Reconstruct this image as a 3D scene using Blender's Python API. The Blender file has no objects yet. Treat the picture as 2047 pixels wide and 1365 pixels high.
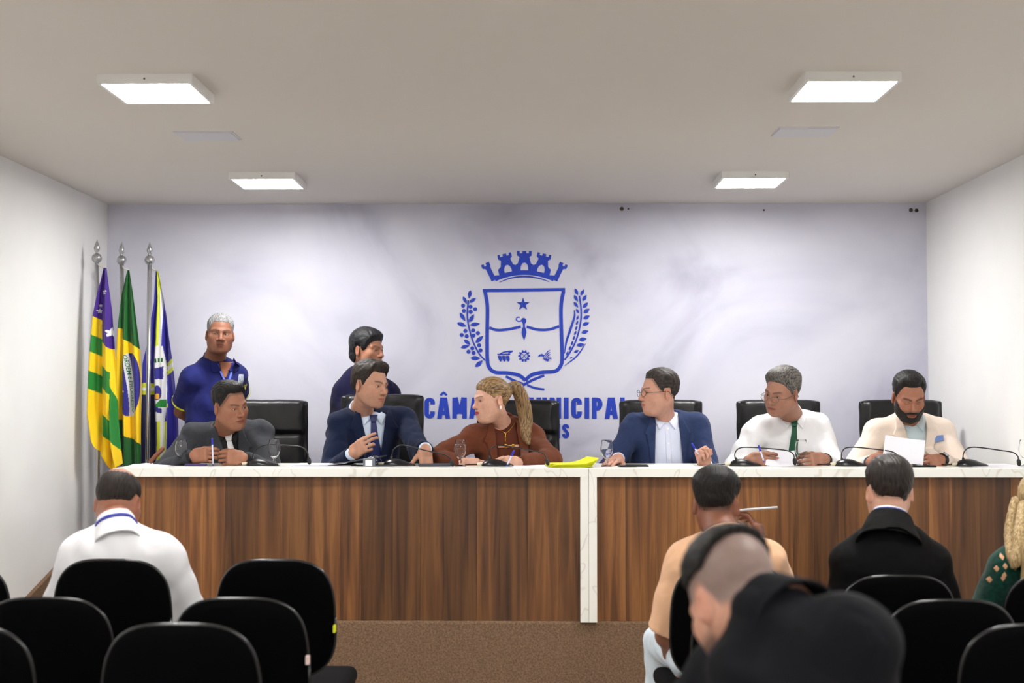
import bpy, bmesh, math, random
import numpy as np
from mathutils import Matrix, Vector

random.seed(7)
SC = bpy.context.scene
COL = SC.collection

# ------------------------------------------------------------------ camera
FPX, CX, CY = 2700.0, 1023.5, 682.5
YAW = math.atan(38.5 / FPX)
PITCH = math.atan(114.5 / FPX)
EYE = np.array([0.0, 0.0, 1.5])
cam_d = bpy.data.cameras.new('camera')
cam = bpy.data.objects.new('camera', cam_d)
COL.objects.link(cam)
cam.location = EYE
cam.rotation_euler = (math.pi / 2 + PITCH, 0, YAW)
cam_d.sensor_width = 36.0
cam_d.lens = FPX / 2047 * 36.0
cam_d.clip_start = 0.05
cam_d.dof.use_dof = True
cam_d.dof.focus_distance = 7.2
cam_d.dof.aperture_fstop = 2.8
SC.camera = cam
CAMR = np.array(cam.rotation_euler.to_matrix())

# ------------------------------------------------------------------ world, exposure
world = bpy.data.worlds.new('world')
SC.world = world
world.use_nodes = True
world.node_tree.nodes['Background'].inputs[0].default_value = (0.8, 0.85, 1, 1)
world.node_tree.nodes['Background'].inputs[1].default_value = 0.05
SC.view_settings.view_transform = 'Standard'
SC.view_settings.look = 'None'
SC.view_settings.exposure = 0.0
SC.view_settings.gamma = 1.0
SC.view_settings.use_curve_mapping = False
LAMP_POWER = 97.0          # emission of every ceiling lamp's diffuser

# ------------------------------------------------------------------ room measures
XL, XR = -2.77, 2.56       # side walls
YB = 8.75                  # back wall
YF = -2.6                  # wall behind the audience
ZC = 2.77                  # ceiling
ZS = 0.40                  # dais floor
DY0, DY1 = 6.75, 7.26      # desk front and back
DT = 1.155                 # desk top


def W(px, py, y):
    """photo pixel at distance y -> world point"""
    d = CAMR @ np.array([(px - CX) / FPX, -(py - CY) / FPX, -1.0])
    return EYE + d * (y / d[1])


def srgb(r, g, b):
    def f(c):
        c /= 255.0
        return c / 12.92 if c <= 0.04045 else ((c + 0.055) / 1.055) ** 2.4
    return (f(r), f(g), f(b))


# ------------------------------------------------------------------ materials
MATS = {}


def mat(name, col, rough=0.6, metal=0.0, bump=0.0, bscale=300.0, var=0.0, vscale=20.0,
        spec=0.5, stretch=(1, 1, 1), sheen=0.0, wrinkle=0.0, attr=False, trans=0.0, ior=1.45, coat=0.0):
    if name in MATS:
        return MATS[name]
    m = bpy.data.materials.new(name)
    m.use_nodes = True
    nt = m.node_tree
    b = nt.nodes['Principled BSDF']
    b.inputs['Base Color'].default_value = (*col, 1)
    b.inputs['Roughness'].default_value = rough
    b.inputs['Metallic'].default_value = metal
    b.inputs['Specular IOR Level'].default_value = spec
    b.inputs['IOR'].default_value = ior
    b.inputs['Transmission Weight'].default_value = trans
    b.inputs['Coat Weight'].default_value = coat
    if sheen:
        b.inputs['Sheen Weight'].default_value = sheen
        b.inputs['Sheen Roughness'].default_value = 0.5
    tc = nt.nodes.new('ShaderNodeTexCoord')
    mp = nt.nodes.new('ShaderNodeMapping')
    mp.inputs['Scale'].default_value = stretch
    nt.links.new(tc.outputs['Object'], mp.inputs['Vector'])
    src = None
    if attr:
        a = nt.nodes.new('ShaderNodeVertexColor')
        a.layer_name = 'Col'
        src = a.outputs['Color']
    if var:
        n = nt.nodes.new('ShaderNodeTexNoise')
        n.inputs['Scale'].default_value = vscale
        n.inputs['Detail'].default_value = 5
        nt.links.new(mp.outputs[0], n.inputs['Vector'])
        hsv = nt.nodes.new('ShaderNodeHueSaturation')
        hsv.inputs['Color'].default_value = (*col, 1)
        mr = nt.nodes.new('ShaderNodeMapRange')
        mr.inputs['From Min'].default_value = 0.3
        mr.inputs['From Max'].default_value = 0.7
        mr.inputs['To Min'].default_value = 1 - var
        mr.inputs['To Max'].default_value = 1 + var
        nt.links.new(n.outputs['Fac'], mr.inputs['Value'])
        nt.links.new(mr.outputs[0], hsv.inputs['Value'])
        if src:
            nt.links.new(src, hsv.inputs['Color'])
        src = hsv.outputs[0]
    if src:
        nt.links.new(src, b.inputs['Base Color'])
    if bump:
        n = nt.nodes.new('ShaderNodeTexNoise')
        n.inputs['Scale'].default_value = bscale
        n.inputs['Detail'].default_value = 3
        nt.links.new(mp.outputs[0], n.inputs['Vector'])
        bp = nt.nodes.new('ShaderNodeBump')
        bp.inputs['Strength'].default_value = bump
        bp.inputs['Distance'].default_value = 0.004
        nt.links.new(n.outputs['Fac'], bp.inputs['Height'])
        if wrinkle:
            n2 = nt.nodes.new('ShaderNodeTexNoise')
            n2.inputs['Scale'].default_value = 11
            n2.inputs['Detail'].default_value = 1.0
            n2.inputs['Distortion'].default_value = 0.5
            nt.links.new(mp.outputs[0], n2.inputs['Vector'])
            b2 = nt.nodes.new('ShaderNodeBump')
            b2.inputs['Strength'].default_value = wrinkle
            b2.inputs['Distance'].default_value = 0.03
            nt.links.new(n2.outputs['Fac'], b2.inputs['Height'])
            nt.links.new(b2.outputs[0], bp.inputs['Normal'])
        nt.links.new(bp.outputs[0], b.inputs['Normal'])
    MATS[name] = m
    return m


def emis(name, col, s):
    m = bpy.data.materials.new(name)
    m.use_nodes = True
    b = m.node_tree.nodes['Principled BSDF']
    b.inputs['Base Color'].default_value = (0.8, 0.8, 0.8, 1)
    b.inputs['Emission Color'].default_value = (*col, 1)
    b.inputs['Emission Strength'].default_value = s
    return m


def ramp_mat(name, stops, scale, rough, stretch, distort=0.0, detail=6, seed_from_object=False, bump=0.0,
             wave=False, fine=0.0):
    """noise -> colour ramp (marble, plaster, wood grain)"""
    m = bpy.data.materials.new(name)
    m.use_nodes = True
    nt = m.node_tree
    b = nt.nodes['Principled BSDF']
    b.inputs['Roughness'].default_value = rough
    tc = nt.nodes.new('ShaderNodeTexCoord')
    mp = nt.nodes.new('ShaderNodeMapping')
    mp.inputs['Scale'].default_value = stretch
    nt.links.new(tc.outputs['Object'], mp.inputs['Vector'])
    vec = mp.outputs[0]
    if seed_from_object:
        oi = nt.nodes.new('ShaderNodeObjectInfo')
        mul = nt.nodes.new('ShaderNodeVectorMath')
        mul.operation = 'ADD'
        sc = nt.nodes.new('ShaderNodeVectorMath')
        sc.operation = 'SCALE'
        sc.inputs[0].default_value = (37, 11, 53)
        nt.links.new(oi.outputs['Random'], sc.inputs['Scale'])
        nt.links.new(vec, mul.inputs[0])
        nt.links.new(sc.outputs[0], mul.inputs[1])
        vec = mul.outputs[0]
    n = nt.nodes.new('ShaderNodeTexNoise')
    n.inputs['Scale'].default_value = scale
    n.inputs['Detail'].default_value = detail
    n.inputs['Distortion'].default_value = distort
    nt.links.new(vec, n.inputs['Vector'])
    cr = nt.nodes.new('ShaderNodeValToRGB')
    el = cr.color_ramp.elements
    while len(el) > 1:
        el.remove(el[0])
    el[0].position, el[0].color = stops[0][0], (*stops[0][1], 1)
    for p, c in stops[1:]:
        e = el.new(p)
        e.color = (*c, 1)
    nt.links.new(n.outputs['Fac'], cr.inputs['Fac'])
    out = cr.outputs['Color']
    if seed_from_object:
        hsv = nt.nodes.new('ShaderNodeHueSaturation')
        mr = nt.nodes.new('ShaderNodeMapRange')
        mr.inputs['To Min'].default_value = 0.55
        mr.inputs['To Max'].default_value = 1.45
        nt.links.new(oi.outputs['Random'], mr.inputs['Value'])
        nt.links.new(mr.outputs[0], hsv.inputs['Value'])
        nt.links.new(out, hsv.inputs['Color'])
        out = hsv.outputs[0]
    nt.links.new(out, b.inputs['Base Color'])
    if bump:
        bp = nt.nodes.new('ShaderNodeBump')
        bp.inputs['Strength'].default_value = bump
        bp.inputs['Distance'].default_value = 0.005
        nt.links.new(n.outputs['Fac'], bp.inputs['Height'])
        nt.links.new(bp.outputs[0], b.inputs['Normal'])
    return m


# ------------------------------------------------------------------ object helpers
def link(o, parent=None):
    COL.objects.link(o)
    if parent is not None:
        o.parent = parent
    return o


def empty(name, loc=(0, 0, 0), rz=0.0, label=None, cat=None, group=None):
    o = bpy.data.objects.new(name, None)
    o.empty_display_size = 0.1
    o.location = [float(v) for v in loc]
    o.rotation_euler = (0, 0, rz)
    COL.objects.link(o)
    tag(o, label, cat, group)
    return o


def tag(o, label=None, cat=None, group=None, kind=None):
    if label:
        o['label'] = label
    if cat:
        o['category'] = cat
    if group:
        o['group'] = group
    if kind:
        o['kind'] = kind
    return o


def mesh_obj(name, me, m, parent=None, loc=None):
    o = bpy.data.objects.new(name, me)
    if m is not None and len(me.materials) == 0:
        me.materials.append(m)
    if loc is not None:
        o.location = [float(v) for v in loc]
    return link(o, parent)


def np_mesh(name, V, Q, smooth=True, cols=None):
    """V (n,3), Q (m,3|4) numpy -> mesh, fast"""
    me = bpy.data.meshes.new(name)
    V = np.asarray(V, np.float32)
    Q = np.asarray(Q, np.int32)
    k = Q.shape[1]
    me.vertices.add(len(V))
    me.vertices.foreach_set('co', V.ravel())
    me.loops.add(Q.size)
    me.loops.foreach_set('vertex_index', Q.ravel())
    me.polygons.add(len(Q))
    me.polygons.foreach_set('loop_start', np.arange(0, Q.size, k, dtype=np.int32))
    me.polygons.foreach_set('use_smooth', np.full(len(Q), smooth))
    if cols is not None:
        a = me.color_attributes.new('Col', 'FLOAT_COLOR', 'POINT')
        c4 = np.ones((len(V), 4), np.float32)
        c4[:, :3] = cols
        a.data.foreach_set('color', c4.ravel())
    me.update(calc_edges=True)
    return me


def bm_obj(name, bm, m, parent=None, smooth=False, loc=None):
    me = bpy.data.meshes.new(name)
    bm.to_mesh(me)
    bm.free()
    if smooth:
        me.polygons.foreach_set('use_smooth', np.full(len(me.polygons), True))
    return mesh_obj(name, me, m, parent, loc)


def bx(bm, lo, hi, bev=0.0, seg=2):
    r = bmesh.ops.create_cube(bm, size=1)
    vs = r['verts']
    lo, hi = Vector(lo), Vector(hi)
    for v in vs:
        v.co = Vector(((v.co[i] + 0.5) * (hi[i] - lo[i]) + lo[i]) for i in range(3))
    if bev:
        es = list({e for v in vs for e in v.link_edges})
        bmesh.ops.bevel(bm, geom=es, offset=bev, segments=seg, affect='EDGES', profile=0.5)
    return vs


def box(name, lo, hi, m, parent=None, bev=0.0, loc=None):
    bm = bmesh.new()
    bx(bm, lo, hi, bev)
    return bm_obj(name, bm, m, parent, loc=loc)


def lathe_mesh(name, prof, n=32, smooth=True):
    V, Q = [], []
    for r, z in prof:
        for i in range(n):
            a = 2 * math.pi * i / n
            V.append((r * math.cos(a), r * math.sin(a), z))
    for j in range(len(prof) - 1):
        for i in range(n):
            i2 = (i + 1) % n
            Q.append((j * n + i, j * n + i2, (j + 1) * n + i2, (j + 1) * n + i))
    return np_mesh(name, V, Q, smooth)


def tube_arrays(pts, rads, n=12, cap=True):
    """swept tube through points; returns V,Q arrays"""
    pts = np.asarray(pts, float)
    m = len(pts)
    rads = np.broadcast_to(np.asarray(rads, float), (m,))
    T = np.gradient(pts, axis=0)
    T /= np.linalg.norm(T, axis=1)[:, None] + 1e-9
    ref = np.array([0, 0, 1.0]) if abs(T[0][2]) < 0.9 else np.array([1.0, 0, 0])
    N = np.cross(T[0], ref)
    N /= np.linalg.norm(N)
    V = []
    for i in range(m):
        N = N - T[i] * np.dot(N, T[i])
        N /= np.linalg.norm(N) + 1e-9
        B = np.cross(T[i], N)
        a = np.linspace(0, 2 * math.pi, n, endpoint=False)
        V.append(pts[i] + rads[i] * (np.cos(a)[:, None] * N + np.sin(a)[:, None] * B))
    V = np.concatenate(V)
    Q = []
    for j in range(m - 1):
        for i in range(n):
            i2 = (i + 1) % n
            Q.append((j * n + i, j * n + i2, (j + 1) * n + i2, (j + 1) * n + i))
    if cap:
        c0, c1 = len(V), len(V) + 1
        V = np.vstack([V, pts[0], pts[-1]])
        for i in range(n):
            i2 = (i + 1) % n
            Q.append((c0, i2, i, i))
            Q.append((c1, (m - 1) * n + i, (m - 1) * n + i2, (m - 1) * n + i2))
    return V, np.array(Q)


def fix_tris(V, Q):
    return V, Q


def poly_mesh(name, V, Q, smooth=True, cols=None):
    """like np_mesh but tolerates degenerate quads (a,b,c,c)"""
    Q = np.asarray(Q)
    if Q.shape[1] == 4:
        d = Q[:, 2] == Q[:, 3]
        if d.any():
            q = Q[~d]
            t1 = q[:, [0, 1, 2]]
            t2 = q[:, [0, 2, 3]]
            Q = np.concatenate([t1, t2, Q[d][:, :3]])
    return np_mesh(name, V, Q, smooth, cols)


def tube(name, pts, rads, m, parent=None, n=12, loc=None):
    V, Q = tube_arrays(pts, rads, n)
    return mesh_obj(name, poly_mesh(name, V, Q), m, parent, loc)


def smooth_path(P, n=24):
    """Catmull-Rom through points"""
    P = [np.asarray(p, float) for p in P]
    P = [2 * P[0] - P[1]] + P + [2 * P[-1] - P[-2]]
    out = []
    for i in range(1, len(P) - 2):
        for t in np.linspace(0, 1, n, endpoint=False):
            a, b, c, d = P[i - 1], P[i], P[i + 1], P[i + 2]
            out.append(0.5 * (2 * b + (c - a) * t + (2 * a - 5 * b + 4 * c - d) * t * t + (3 * b - a - 3 * c + d) * t ** 3))
    out.append(P[-2])
    return np.array(out)


def copy_tree(o, parent=None):
    c = o.copy()
    COL.objects.link(c)
    c.parent = parent
    for ch in list(o.children):
        copy_tree(ch, c)
    return c


# ------------------------------------------------------------------ distance-field modeller (smooth solids)
class Field:
    def __init__(s, lo, hi, h):
        s.h = h
        s.lo = np.asarray(lo, float)
        n = np.ceil((np.asarray(hi, float) - s.lo) / h).astype(int) + 1
        s.ax = [(s.lo[i] + h * np.arange(n[i])).astype(np.float32) for i in range(3)]
        s.v = np.full(n, 0.5, np.float32)

    def sl(s, lo, hi, pad):
        out = []
        for i in range(3):
            a = int(max(0, math.floor((lo[i] - pad - s.lo[i]) / s.h)))
            b = int(min(len(s.ax[i]), math.ceil((hi[i] + pad - s.lo[i]) / s.h) + 1))
            if b <= a:
                return None
            out.append(slice(a, b))
        return tuple(out)

    def xyz(s, sl=None):
        if sl is None:
            sl = (slice(None),) * 3
        return s.ax[0][sl[0]][:, None, None], s.ax[1][sl[1]][None, :, None], s.ax[2][sl[2]][None, None, :]

    def put(s, prim, k=0.0, op='u', inf=0.0):
        fn, lo, hi = prim
        pad = k + 3 * s.h + max(inf, 0) + 0.004
        sl = s.sl(lo, hi, pad)
        if sl is None:
            return s
        d = fn(*s.xyz(sl)) - inf
        a = s.v[sl]
        if op == 'u':
            r = np.minimum(a, d)
            if k > 0:
                q = np.maximum(k - np.abs(a - d), 0) / k
                r = r - q * q * k * 0.25
        else:
            d = -d
            r = np.maximum(a, d)
            if k > 0:
                q = np.maximum(k - np.abs(a - d), 0) / k
                r = r + q * q * k * 0.25
        s.v[sl] = r
        return s

    def mesh(s):
        v = s.v
        ins = v < 0
        nx, ny, nz = v.shape
        c = np.zeros((nx - 1, ny - 1, nz - 1), np.int8)
        for dx in (0, 1):
            for dy in (0, 1):
                for dz in (0, 1):
                    c += ins[dx:nx - 1 + dx, dy:ny - 1 + dy, dz:nz - 1 + dz]
        act = (c > 0) & (c < 8)
        I, J, K = np.nonzero(act)
        idx = np.full(act.shape, -1, np.int32)
        idx[I, J, K] = np.arange(len(I))
        cor = [(dx, dy, dz) for dx in (0, 1) for dy in (0, 1) for dz in (0, 1)]
        val = {q: v[I + q[0], J + q[1], K + q[2]] for q in cor}
        P = np.zeros((len(I), 3), np.float64)
        N = np.zeros(len(I))
        for a in cor:
            for ax in range(3):
                if a[ax] == 0:
                    b = list(a)
                    b[ax] = 1
                    b = tuple(b)
                    va, vb = val[a], val[b]
                    x = (va < 0) != (vb < 0)
                    t = np.where(x, va / np.where(x, va - vb, 1), 0)
                    for i in range(3):
                        P[:, i] += np.where(x, a[i] + (t if i == ax else 0), 0)
                    N += x
        P /= np.maximum(N, 1)[:, None]
        P += np.stack([I, J, K], 1)
        V = P * s.h + s.lo
        quads = []
        for ax in range(3):
            s0 = [slice(None)] * 3
            s1 = [slice(None)] * 3
            s0[ax] = slice(0, -1)
            s1[ax] = slice(1, None)
            A, B = ins[tuple(s0)], ins[tuple(s1)]
            e = A != B
            i, j, k = np.nonzero(e)
            o1, o2 = [(1, 2), (2, 0), (0, 1)][ax]
            p = np.stack([i, j, k], 1)
            ok = (p[:, o1] > 0) & (p[:, o2] > 0) & (p[:, o1] < v.shape[o1] - 1) & (p[:, o2] < v.shape[o2] - 1)
            p = p[ok]
            fl = A[tuple(p.T)]

            def cell(d1, d2):
                q = p.copy()
                q[:, o1] -= d1
                q[:, o2] -= d2
                return idx[q[:, 0], q[:, 1], q[:, 2]]
            q = np.stack([cell(1, 1), cell(0, 1), cell(0, 0), cell(1, 0)], 1)
            q[~fl] = q[~fl][:, ::-1]
            quads.append(q)
        Q = np.concatenate(quads)
        return V, Q

    def front(s, X, Z, sgn=-1):
        """first surface met along +Y (coming from -Y); arrays X,Z -> y (nan where none)"""
        ix = np.clip(((np.asarray(X) - s.lo[0]) / s.h), 0, s.v.shape[0] - 2)
        iz = np.clip(((np.asarray(Z) - s.lo[2]) / s.h), 0, s.v.shape[2] - 2)
        i0, k0 = ix.astype(int), iz.astype(int)
        fx, fz = (ix - i0)[..., None], (iz - k0)[..., None]
        c = (s.v[i0, :, k0] * (1 - fx) * (1 - fz) + s.v[i0 + 1, :, k0] * fx * (1 - fz)
             + s.v[i0, :, k0 + 1] * (1 - fx) * fz + s.v[i0 + 1, :, k0 + 1] * fx * fz)
        if sgn > 0:
            c = c[..., ::-1]
        neg = c < 0
        has = neg.any(-1)
        j = np.argmax(neg, -1)
        j1 = np.maximum(j, 1)
        a = np.take_along_axis(c, (j1 - 1)[..., None], -1)[..., 0]
        b = np.take_along_axis(c, j1[..., None], -1)[..., 0]
        t = np.clip(a / np.where(a - b == 0, 1, a - b), 0, 1)
        f = (j1 - 1 + t)
        if sgn > 0:
            f = s.v.shape[1] - 1 - f
        return np.where(has, s.lo[1] + f * s.h, np.nan)


def nrm(v):
    v = np.asarray(v, float)
    return v / (np.linalg.norm(v) + 1e-12)


I3 = np.eye(3)


def ell(c, r, R=I3):
    c = np.asarray(c, float)
    r = np.asarray(r, float)
    e = np.sqrt(((R * r) ** 2).sum(1))

    def fn(x, y, z):
        x, y, z = x - c[0], y - c[1], z - c[2]
        a = (R[0, 0] * x + R[1, 0] * y + R[2, 0] * z) / r[0]
        b = (R[0, 1] * x + R[1, 1] * y + R[2, 1] * z) / r[1]
        d = (R[0, 2] * x + R[1, 2] * y + R[2, 2] * z) / r[2]
        k0 = np.sqrt(a * a + b * b + d * d)
        k1 = np.sqrt((a / r[0]) ** 2 + (b / r[1]) ** 2 + (d / r[2]) ** 2) + 1e-6
        return k0 * (k0 - 1) / k1
    return fn, c - e, c + e


def cone(a, b, ra, rb):
    a = np.asarray(a, float)
    b = np.asarray(b, float)
    ba = b - a
    l2 = float(ba @ ba) + 1e-12
    m = max(ra, rb)

    def fn(x, y, z):
        x, y, z = x - a[0], y - a[1], z - a[2]
        t = np.clip((x * ba[0] + y * ba[1] + z * ba[2]) / l2, 0, 1)
        return np.sqrt((x - t * ba[0]) ** 2 + (y - t * ba[1]) ** 2 + (z - t * ba[2]) ** 2) - (ra + (rb - ra) * t)
    return fn, np.minimum(a, b) - m, np.maximum(a, b) + m


def rbox(c, half, r=0.0, R=I3):
    c = np.asarray(c, float)
    hb = np.asarray(half, float)
    e = (np.abs(R) * hb).sum(1)

    def fn(x, y, z):
        x, y, z = x - c[0], y - c[1], z - c[2]
        q = [np.abs(R[0, i] * x + R[1, i] * y + R[2, i] * z) - (hb[i] - r) for i in range(3)]
        o = np.sqrt(np.maximum(q[0], 0) ** 2 + np.maximum(q[1], 0) ** 2 + np.maximum(q[2], 0) ** 2)
        return o + np.minimum(np.maximum(np.maximum(q[0], q[1]), q[2]), 0) - r
    return fn, c - e, c + e


def relax(V, Q, it):
    a = Q.ravel()
    b = np.roll(Q, -1, axis=1).ravel()
    n = len(V)
    i, j = np.concatenate([a, b]), np.concatenate([b, a])
    deg = np.maximum(np.bincount(i, minlength=n), 1)
    for _ in range(it):
        A = np.stack([np.bincount(i, weights=V[j, k], minlength=n) for k in range(3)], 1) / deg[:, None]
        V = V * 0.4 + A * 0.6
    return V


def sdf_obj(name, F, m, parent=None, base=(0, 0, 0), cols=None, soft=0):
    V, Q = F.mesh()
    if soft:
        V = relax(V, Q, soft)
    c = cols(V) if cols is not None else None
    me = np_mesh(name, V - np.asarray(base), Q, True, c)
    return mesh_obj(name, me, m, parent)

# ================================================================== SETTING
M_CEIL = mat('ceiling_paint', srgb(222, 217, 211), 0.9, bump=0.05, bscale=90)
M_WALL = mat('white_wall_paint', srgb(236, 236, 235), 0.75, bump=0.08, bscale=60, var=0.02, vscale=3)
M_BACK = ramp_mat('burnished_plaster', [(0.25, srgb(168, 167, 186)), (0.42, srgb(196, 196, 212)),
                                         (0.55, srgb(206, 206, 220)), (0.8, srgb(218, 218, 229))],
                  0.9, 0.6, (1, 1, 1), distort=1.2, detail=7)
M_CARPET = mat('brown_carpet', srgb(124, 100, 80), 0.95, bump=1.0, bscale=170, var=0.32, vscale=110, spec=0.1)
M_FLOOR = mat('hall_floor', srgb(150, 140, 128), 0.5, var=0.06, vscale=5)
M_MARBLE = ramp_mat('white_marble', [(0.0, srgb(236, 236, 228)), (0.485, srgb(238, 238, 231)), (0.5, srgb(218, 215, 205)),
                                     (0.512, srgb(236, 236, 229)), (1.0, srgb(242, 242, 236))],
                    2.6, 0.28, (1.6, 1.2, 1.0), distort=0.9, detail=2)
M_WOOD = ramp_mat('walnut_laminate', [(0.15, srgb(46, 28, 17)), (0.36, srgb(84, 51, 26)), (0.5, srgb(112, 71, 36)),
                                      (0.63, srgb(134, 89, 47)), (0.85, srgb(70, 43, 23))],
                  1.0, 0.4, (26, 26, 1.1), distort=0.6, detail=8, seed_from_object=True)
M_WOODDARK = mat('seam_dark', srgb(40, 26, 16), 0.7)

T = 0.12


def struct(name, lo, hi, m, bev=0.0):
    return tag(box(name, lo, hi, m, bev=bev), kind='structure')


struct('floor', (XL - T, YF - T, -0.1), (XR + T, YB + T, 0), M_FLOOR)
struct('ceiling', (XL - T, YF - T, ZC), (XR + T, YB + T, ZC + 0.1), M_CEIL)
struct('wall_back', (XL - T, YB, 0), (XR + T, YB + T, ZC), M_BACK)
struct('wall_left', (XL - T, YF, 0), (XL, YB, ZC), M_WALL)
struct('wall_right', (XR, YF, 0), (XR + T, YB, ZC), M_WALL)
struct('wall_rear', (XL - T, YF - T, 0), (XR + T, YF, ZC), M_WALL)

# dais: full depth behind the desk, ramp in the gap at the left wall
DX0, DXM, DX1 = -2.08, 0.283, 2.52
bm = bmesh.new()
bx(bm, (DX0 - 0.02, DY0 - 0.012, 0.0), (XR, YB, ZS), 0.012, 2)
bx(bm, (XL, 7.95, 0.0), (DX0 - 0.02, YB, ZS))
st = bm_obj('floor_dais', bm, M_CARPET)
tag(st, 'brown carpeted dais under the long desk', kind='structure')


def wedge(name, x0, x1, pts, m):
    """prism: profile pts (y,z) extruded from x0 to x1"""
    n = len(pts)
    V = [(x0, y, z) for y, z in pts] + [(x1, y, z) for y, z in pts]
    F_ = [tuple(range(n)), tuple(range(2 * n - 1, n - 1, -1))]
    for i in range(n):
        j = (i + 1) % n
        F_.append((i, i + n, j + n, j))
    me = bpy.data.meshes.new(name)
    me.from_pydata(V, [], F_)
    b = bmesh.new()
    b.from_mesh(me)
    bmesh.ops.recalc_face_normals(b, faces=b.faces)
    b.to_mesh(me)
    b.free()
    return mesh_obj(name, me, m)


tag(wedge('floor_ramp', XL, DX0 - 0.02, [(6.25, 0), (7.95, 0), (7.95, ZS)], M_CARPET),
    'brown carpeted ramp along the left wall', kind='structure')
tag(wedge('trim_1', XL, XL + 0.025, [(6.1, 0.0), (8.0, 0.40), (YB, 0.40), (YB, 0.53), (7.86, 0.53), (6.1, 0.09)], M_CARPET),
    'brown carpet skirting rising along the left wall', kind='structure')

# ------------------------------------------------------------------ ceiling lamps and ceiling panels
M_LAMPBODY = mat('lamp_white', srgb(235, 235, 233), 0.45)
M_LAMP = emis('lamp_diffuser', (1.0, 0.985, 0.96), LAMP_POWER)
M_SCREW = mat('screw_dark', srgb(70, 68, 66), 0.4, metal=0.8)


def make_lamp():
    r = empty('ceiling_lamp')
    bm = bmesh.new()
    s, q = 0.187, 0.172
    h = 0.038
    bx(bm, (-s, -s, -h), (s, -q, 0)); bx(bm, (-s, q, -h), (s, s, 0))
    bx(bm, (-s, -q, -h), (-q, q, 0)); bx(bm, (q, -q, -h), (s, q, 0))
    bx(bm, (-q, -q, -0.012), (q, q, 0))
    bm_obj('housing', bm, M_LAMPBODY, r)
    box('diffuser', (-q, -q, -h + 0.001), (q, q, -h + 0.006), M_LAMP, r)
    for k in (-1, 1):
        bm = bmesh.new()
        bmesh.ops.create_uvsphere(bm, u_segments=8, v_segments=6, radius=0.004)
        bm_obj('screw', bm, M_SCREW, r, True, (0, k * s, -0.02))
    return r


lamp = make_lamp()
LR = [(-1.513, 'left'), (1.252, 'right')]
first = True
for yrow, wh in ((7.70, 'near the crest wall'), (5.40, 'before the desk'), (3.0, 'over the audience'),
                 (0.65, 'over the aisle behind the audience'), (-1.6, 'by the rear wall')):
    for x, side in LR:
        o = lamp if first else copy_tree(lamp)
        first = False
        o.location = (x, yrow, ZC)
        tag(o, 'lit square ceiling lamp %s, on the side %s' % (wh, 'of the flags' if side == 'left' else 'without flags'),
            'ceiling lamp', 'surface mounted ceiling lamps')

M_VENT = mat('ceiling_panel_white', srgb(214, 214, 220), 0.6)
for i, (x, y, lb) in enumerate(((-1.56, 6.45, 'flags'), (1.30, 6.39, 'wall bolts'))):
    r = empty('ceiling_panel', (x, y, ZC), 0, 'unlit flat square panel between the two lamps on the side of the ' + lb, 'ceiling panel',
              'unlit ceiling panels')
    box('cover', (-0.135, -0.1, -0.010), (0.135, 0.1, -0.002), M_VENT, r, 0.002)
    box('rim', (-0.142, -0.107, -0.004), (0.142, 0.107, 0), M_VENT, r)

# ------------------------------------------------------------------ wall bolts near the ceiling
M_BOLT = mat('bolt_metal', srgb(96, 92, 84), 0.4, metal=0.8)
for i, (px, py, sz, lb) in enumerate(((1243, 417.5, 0.013, 'larger bolt above the crest, nearer the flags'), (1256, 417.5, 0.006, 'tiny bolt above the crest beside the larger bolt'),
                                 (1527, 420, 0.006, 'tiny lone nail high on the crest wall'),
                                 (1821, 420, 0.013, 'larger bolt in the corner by the right wall'),
                                 (1832, 420.5, 0.012, 'dark bolt tight in the corner by the right wall'))):
    p = W(px, py, YB)
    r = empty('wall_bolt', p, 0, 'small metal ' + lb, 'bolt')
    me = lathe_mesh('washer', [(0.0001, 0), (sz, 0), (sz, 0.004), (sz * 0.6, 0.005), (0.0001, 0.005)], 16)
    o = mesh_obj('washer', me, M_BOLT, r)
    o.rotation_euler = (math.pi / 2, 0, 0)
    me = lathe_mesh('bolt_head', [(0.0001, 0.004), (sz * 0.5, 0.004), (sz * 0.5, 0.012), (0.0001, 0.012)], 6, False)
    o = mesh_obj('bolt_head', me, M_SCREW, r)
    o.rotation_euler = (math.pi / 2, 0, 0)

# ------------------------------------------------------------------ desk (two units)
plank_w = 0.132


def desk(x0, x1, lab, legs):
    r = empty('dais_desk', ((x0 + x1) / 2, DY0, ZS), 0, lab, 'desk', 'marble topped desks')
    cx = (x0 + x1) / 2
    box('countertop', (x0 - cx, -0.045, DT - 0.042 - ZS), (x1 - cx, DY1 - DY0, DT - ZS), M_MARBLE, r, 0.0015)
    a, b = x0 - cx, x1 - cx
    for s in legs:
        lo = a if s < 0 else b - 0.0405
        box('side_panel', (lo, -0.045, 0), (lo + 0.0405, 0.44, DT - 0.042 - ZS), M_MARBLE, r, 0.001)
    pa = a + (0.0405 if -1 in legs else 0)
    pb = b - (0.0405 if 1 in legs else 0)
    box('backing_board', (pa, 0.012, 0.0), (pb, 0.03, DT - 0.042 - ZS), M_WOODDARK, r)
    n = max(1, round((pb - pa) / plank_w))
    ws = [1 + 0.22 * math.sin(i * 2.4 + x0) for i in range(n)]
    tot = sum(ws)
    x = pa
    for i in range(n):
        w = (pb - pa) * ws[i] / tot
        box('plank', (-w / 2 + 0.0002, -0.001 + 0.0006 * (i % 3), 0.0), (w / 2 - 0.0002, 0.012, DT - 0.042 - ZS), M_WOOD, r, 0.0005,
            (x + w / 2, 0, 0))
        x += w
    return r


desk(DX0, DXM - 0.0006, 'long walnut plank desk unit with white marble top, beside the flags', (-1, 1))
desk(DXM + 0.0006, DX1, 'long walnut plank desk unit with white marble top, reaching the bare white wall', (-1, 1))

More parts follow.
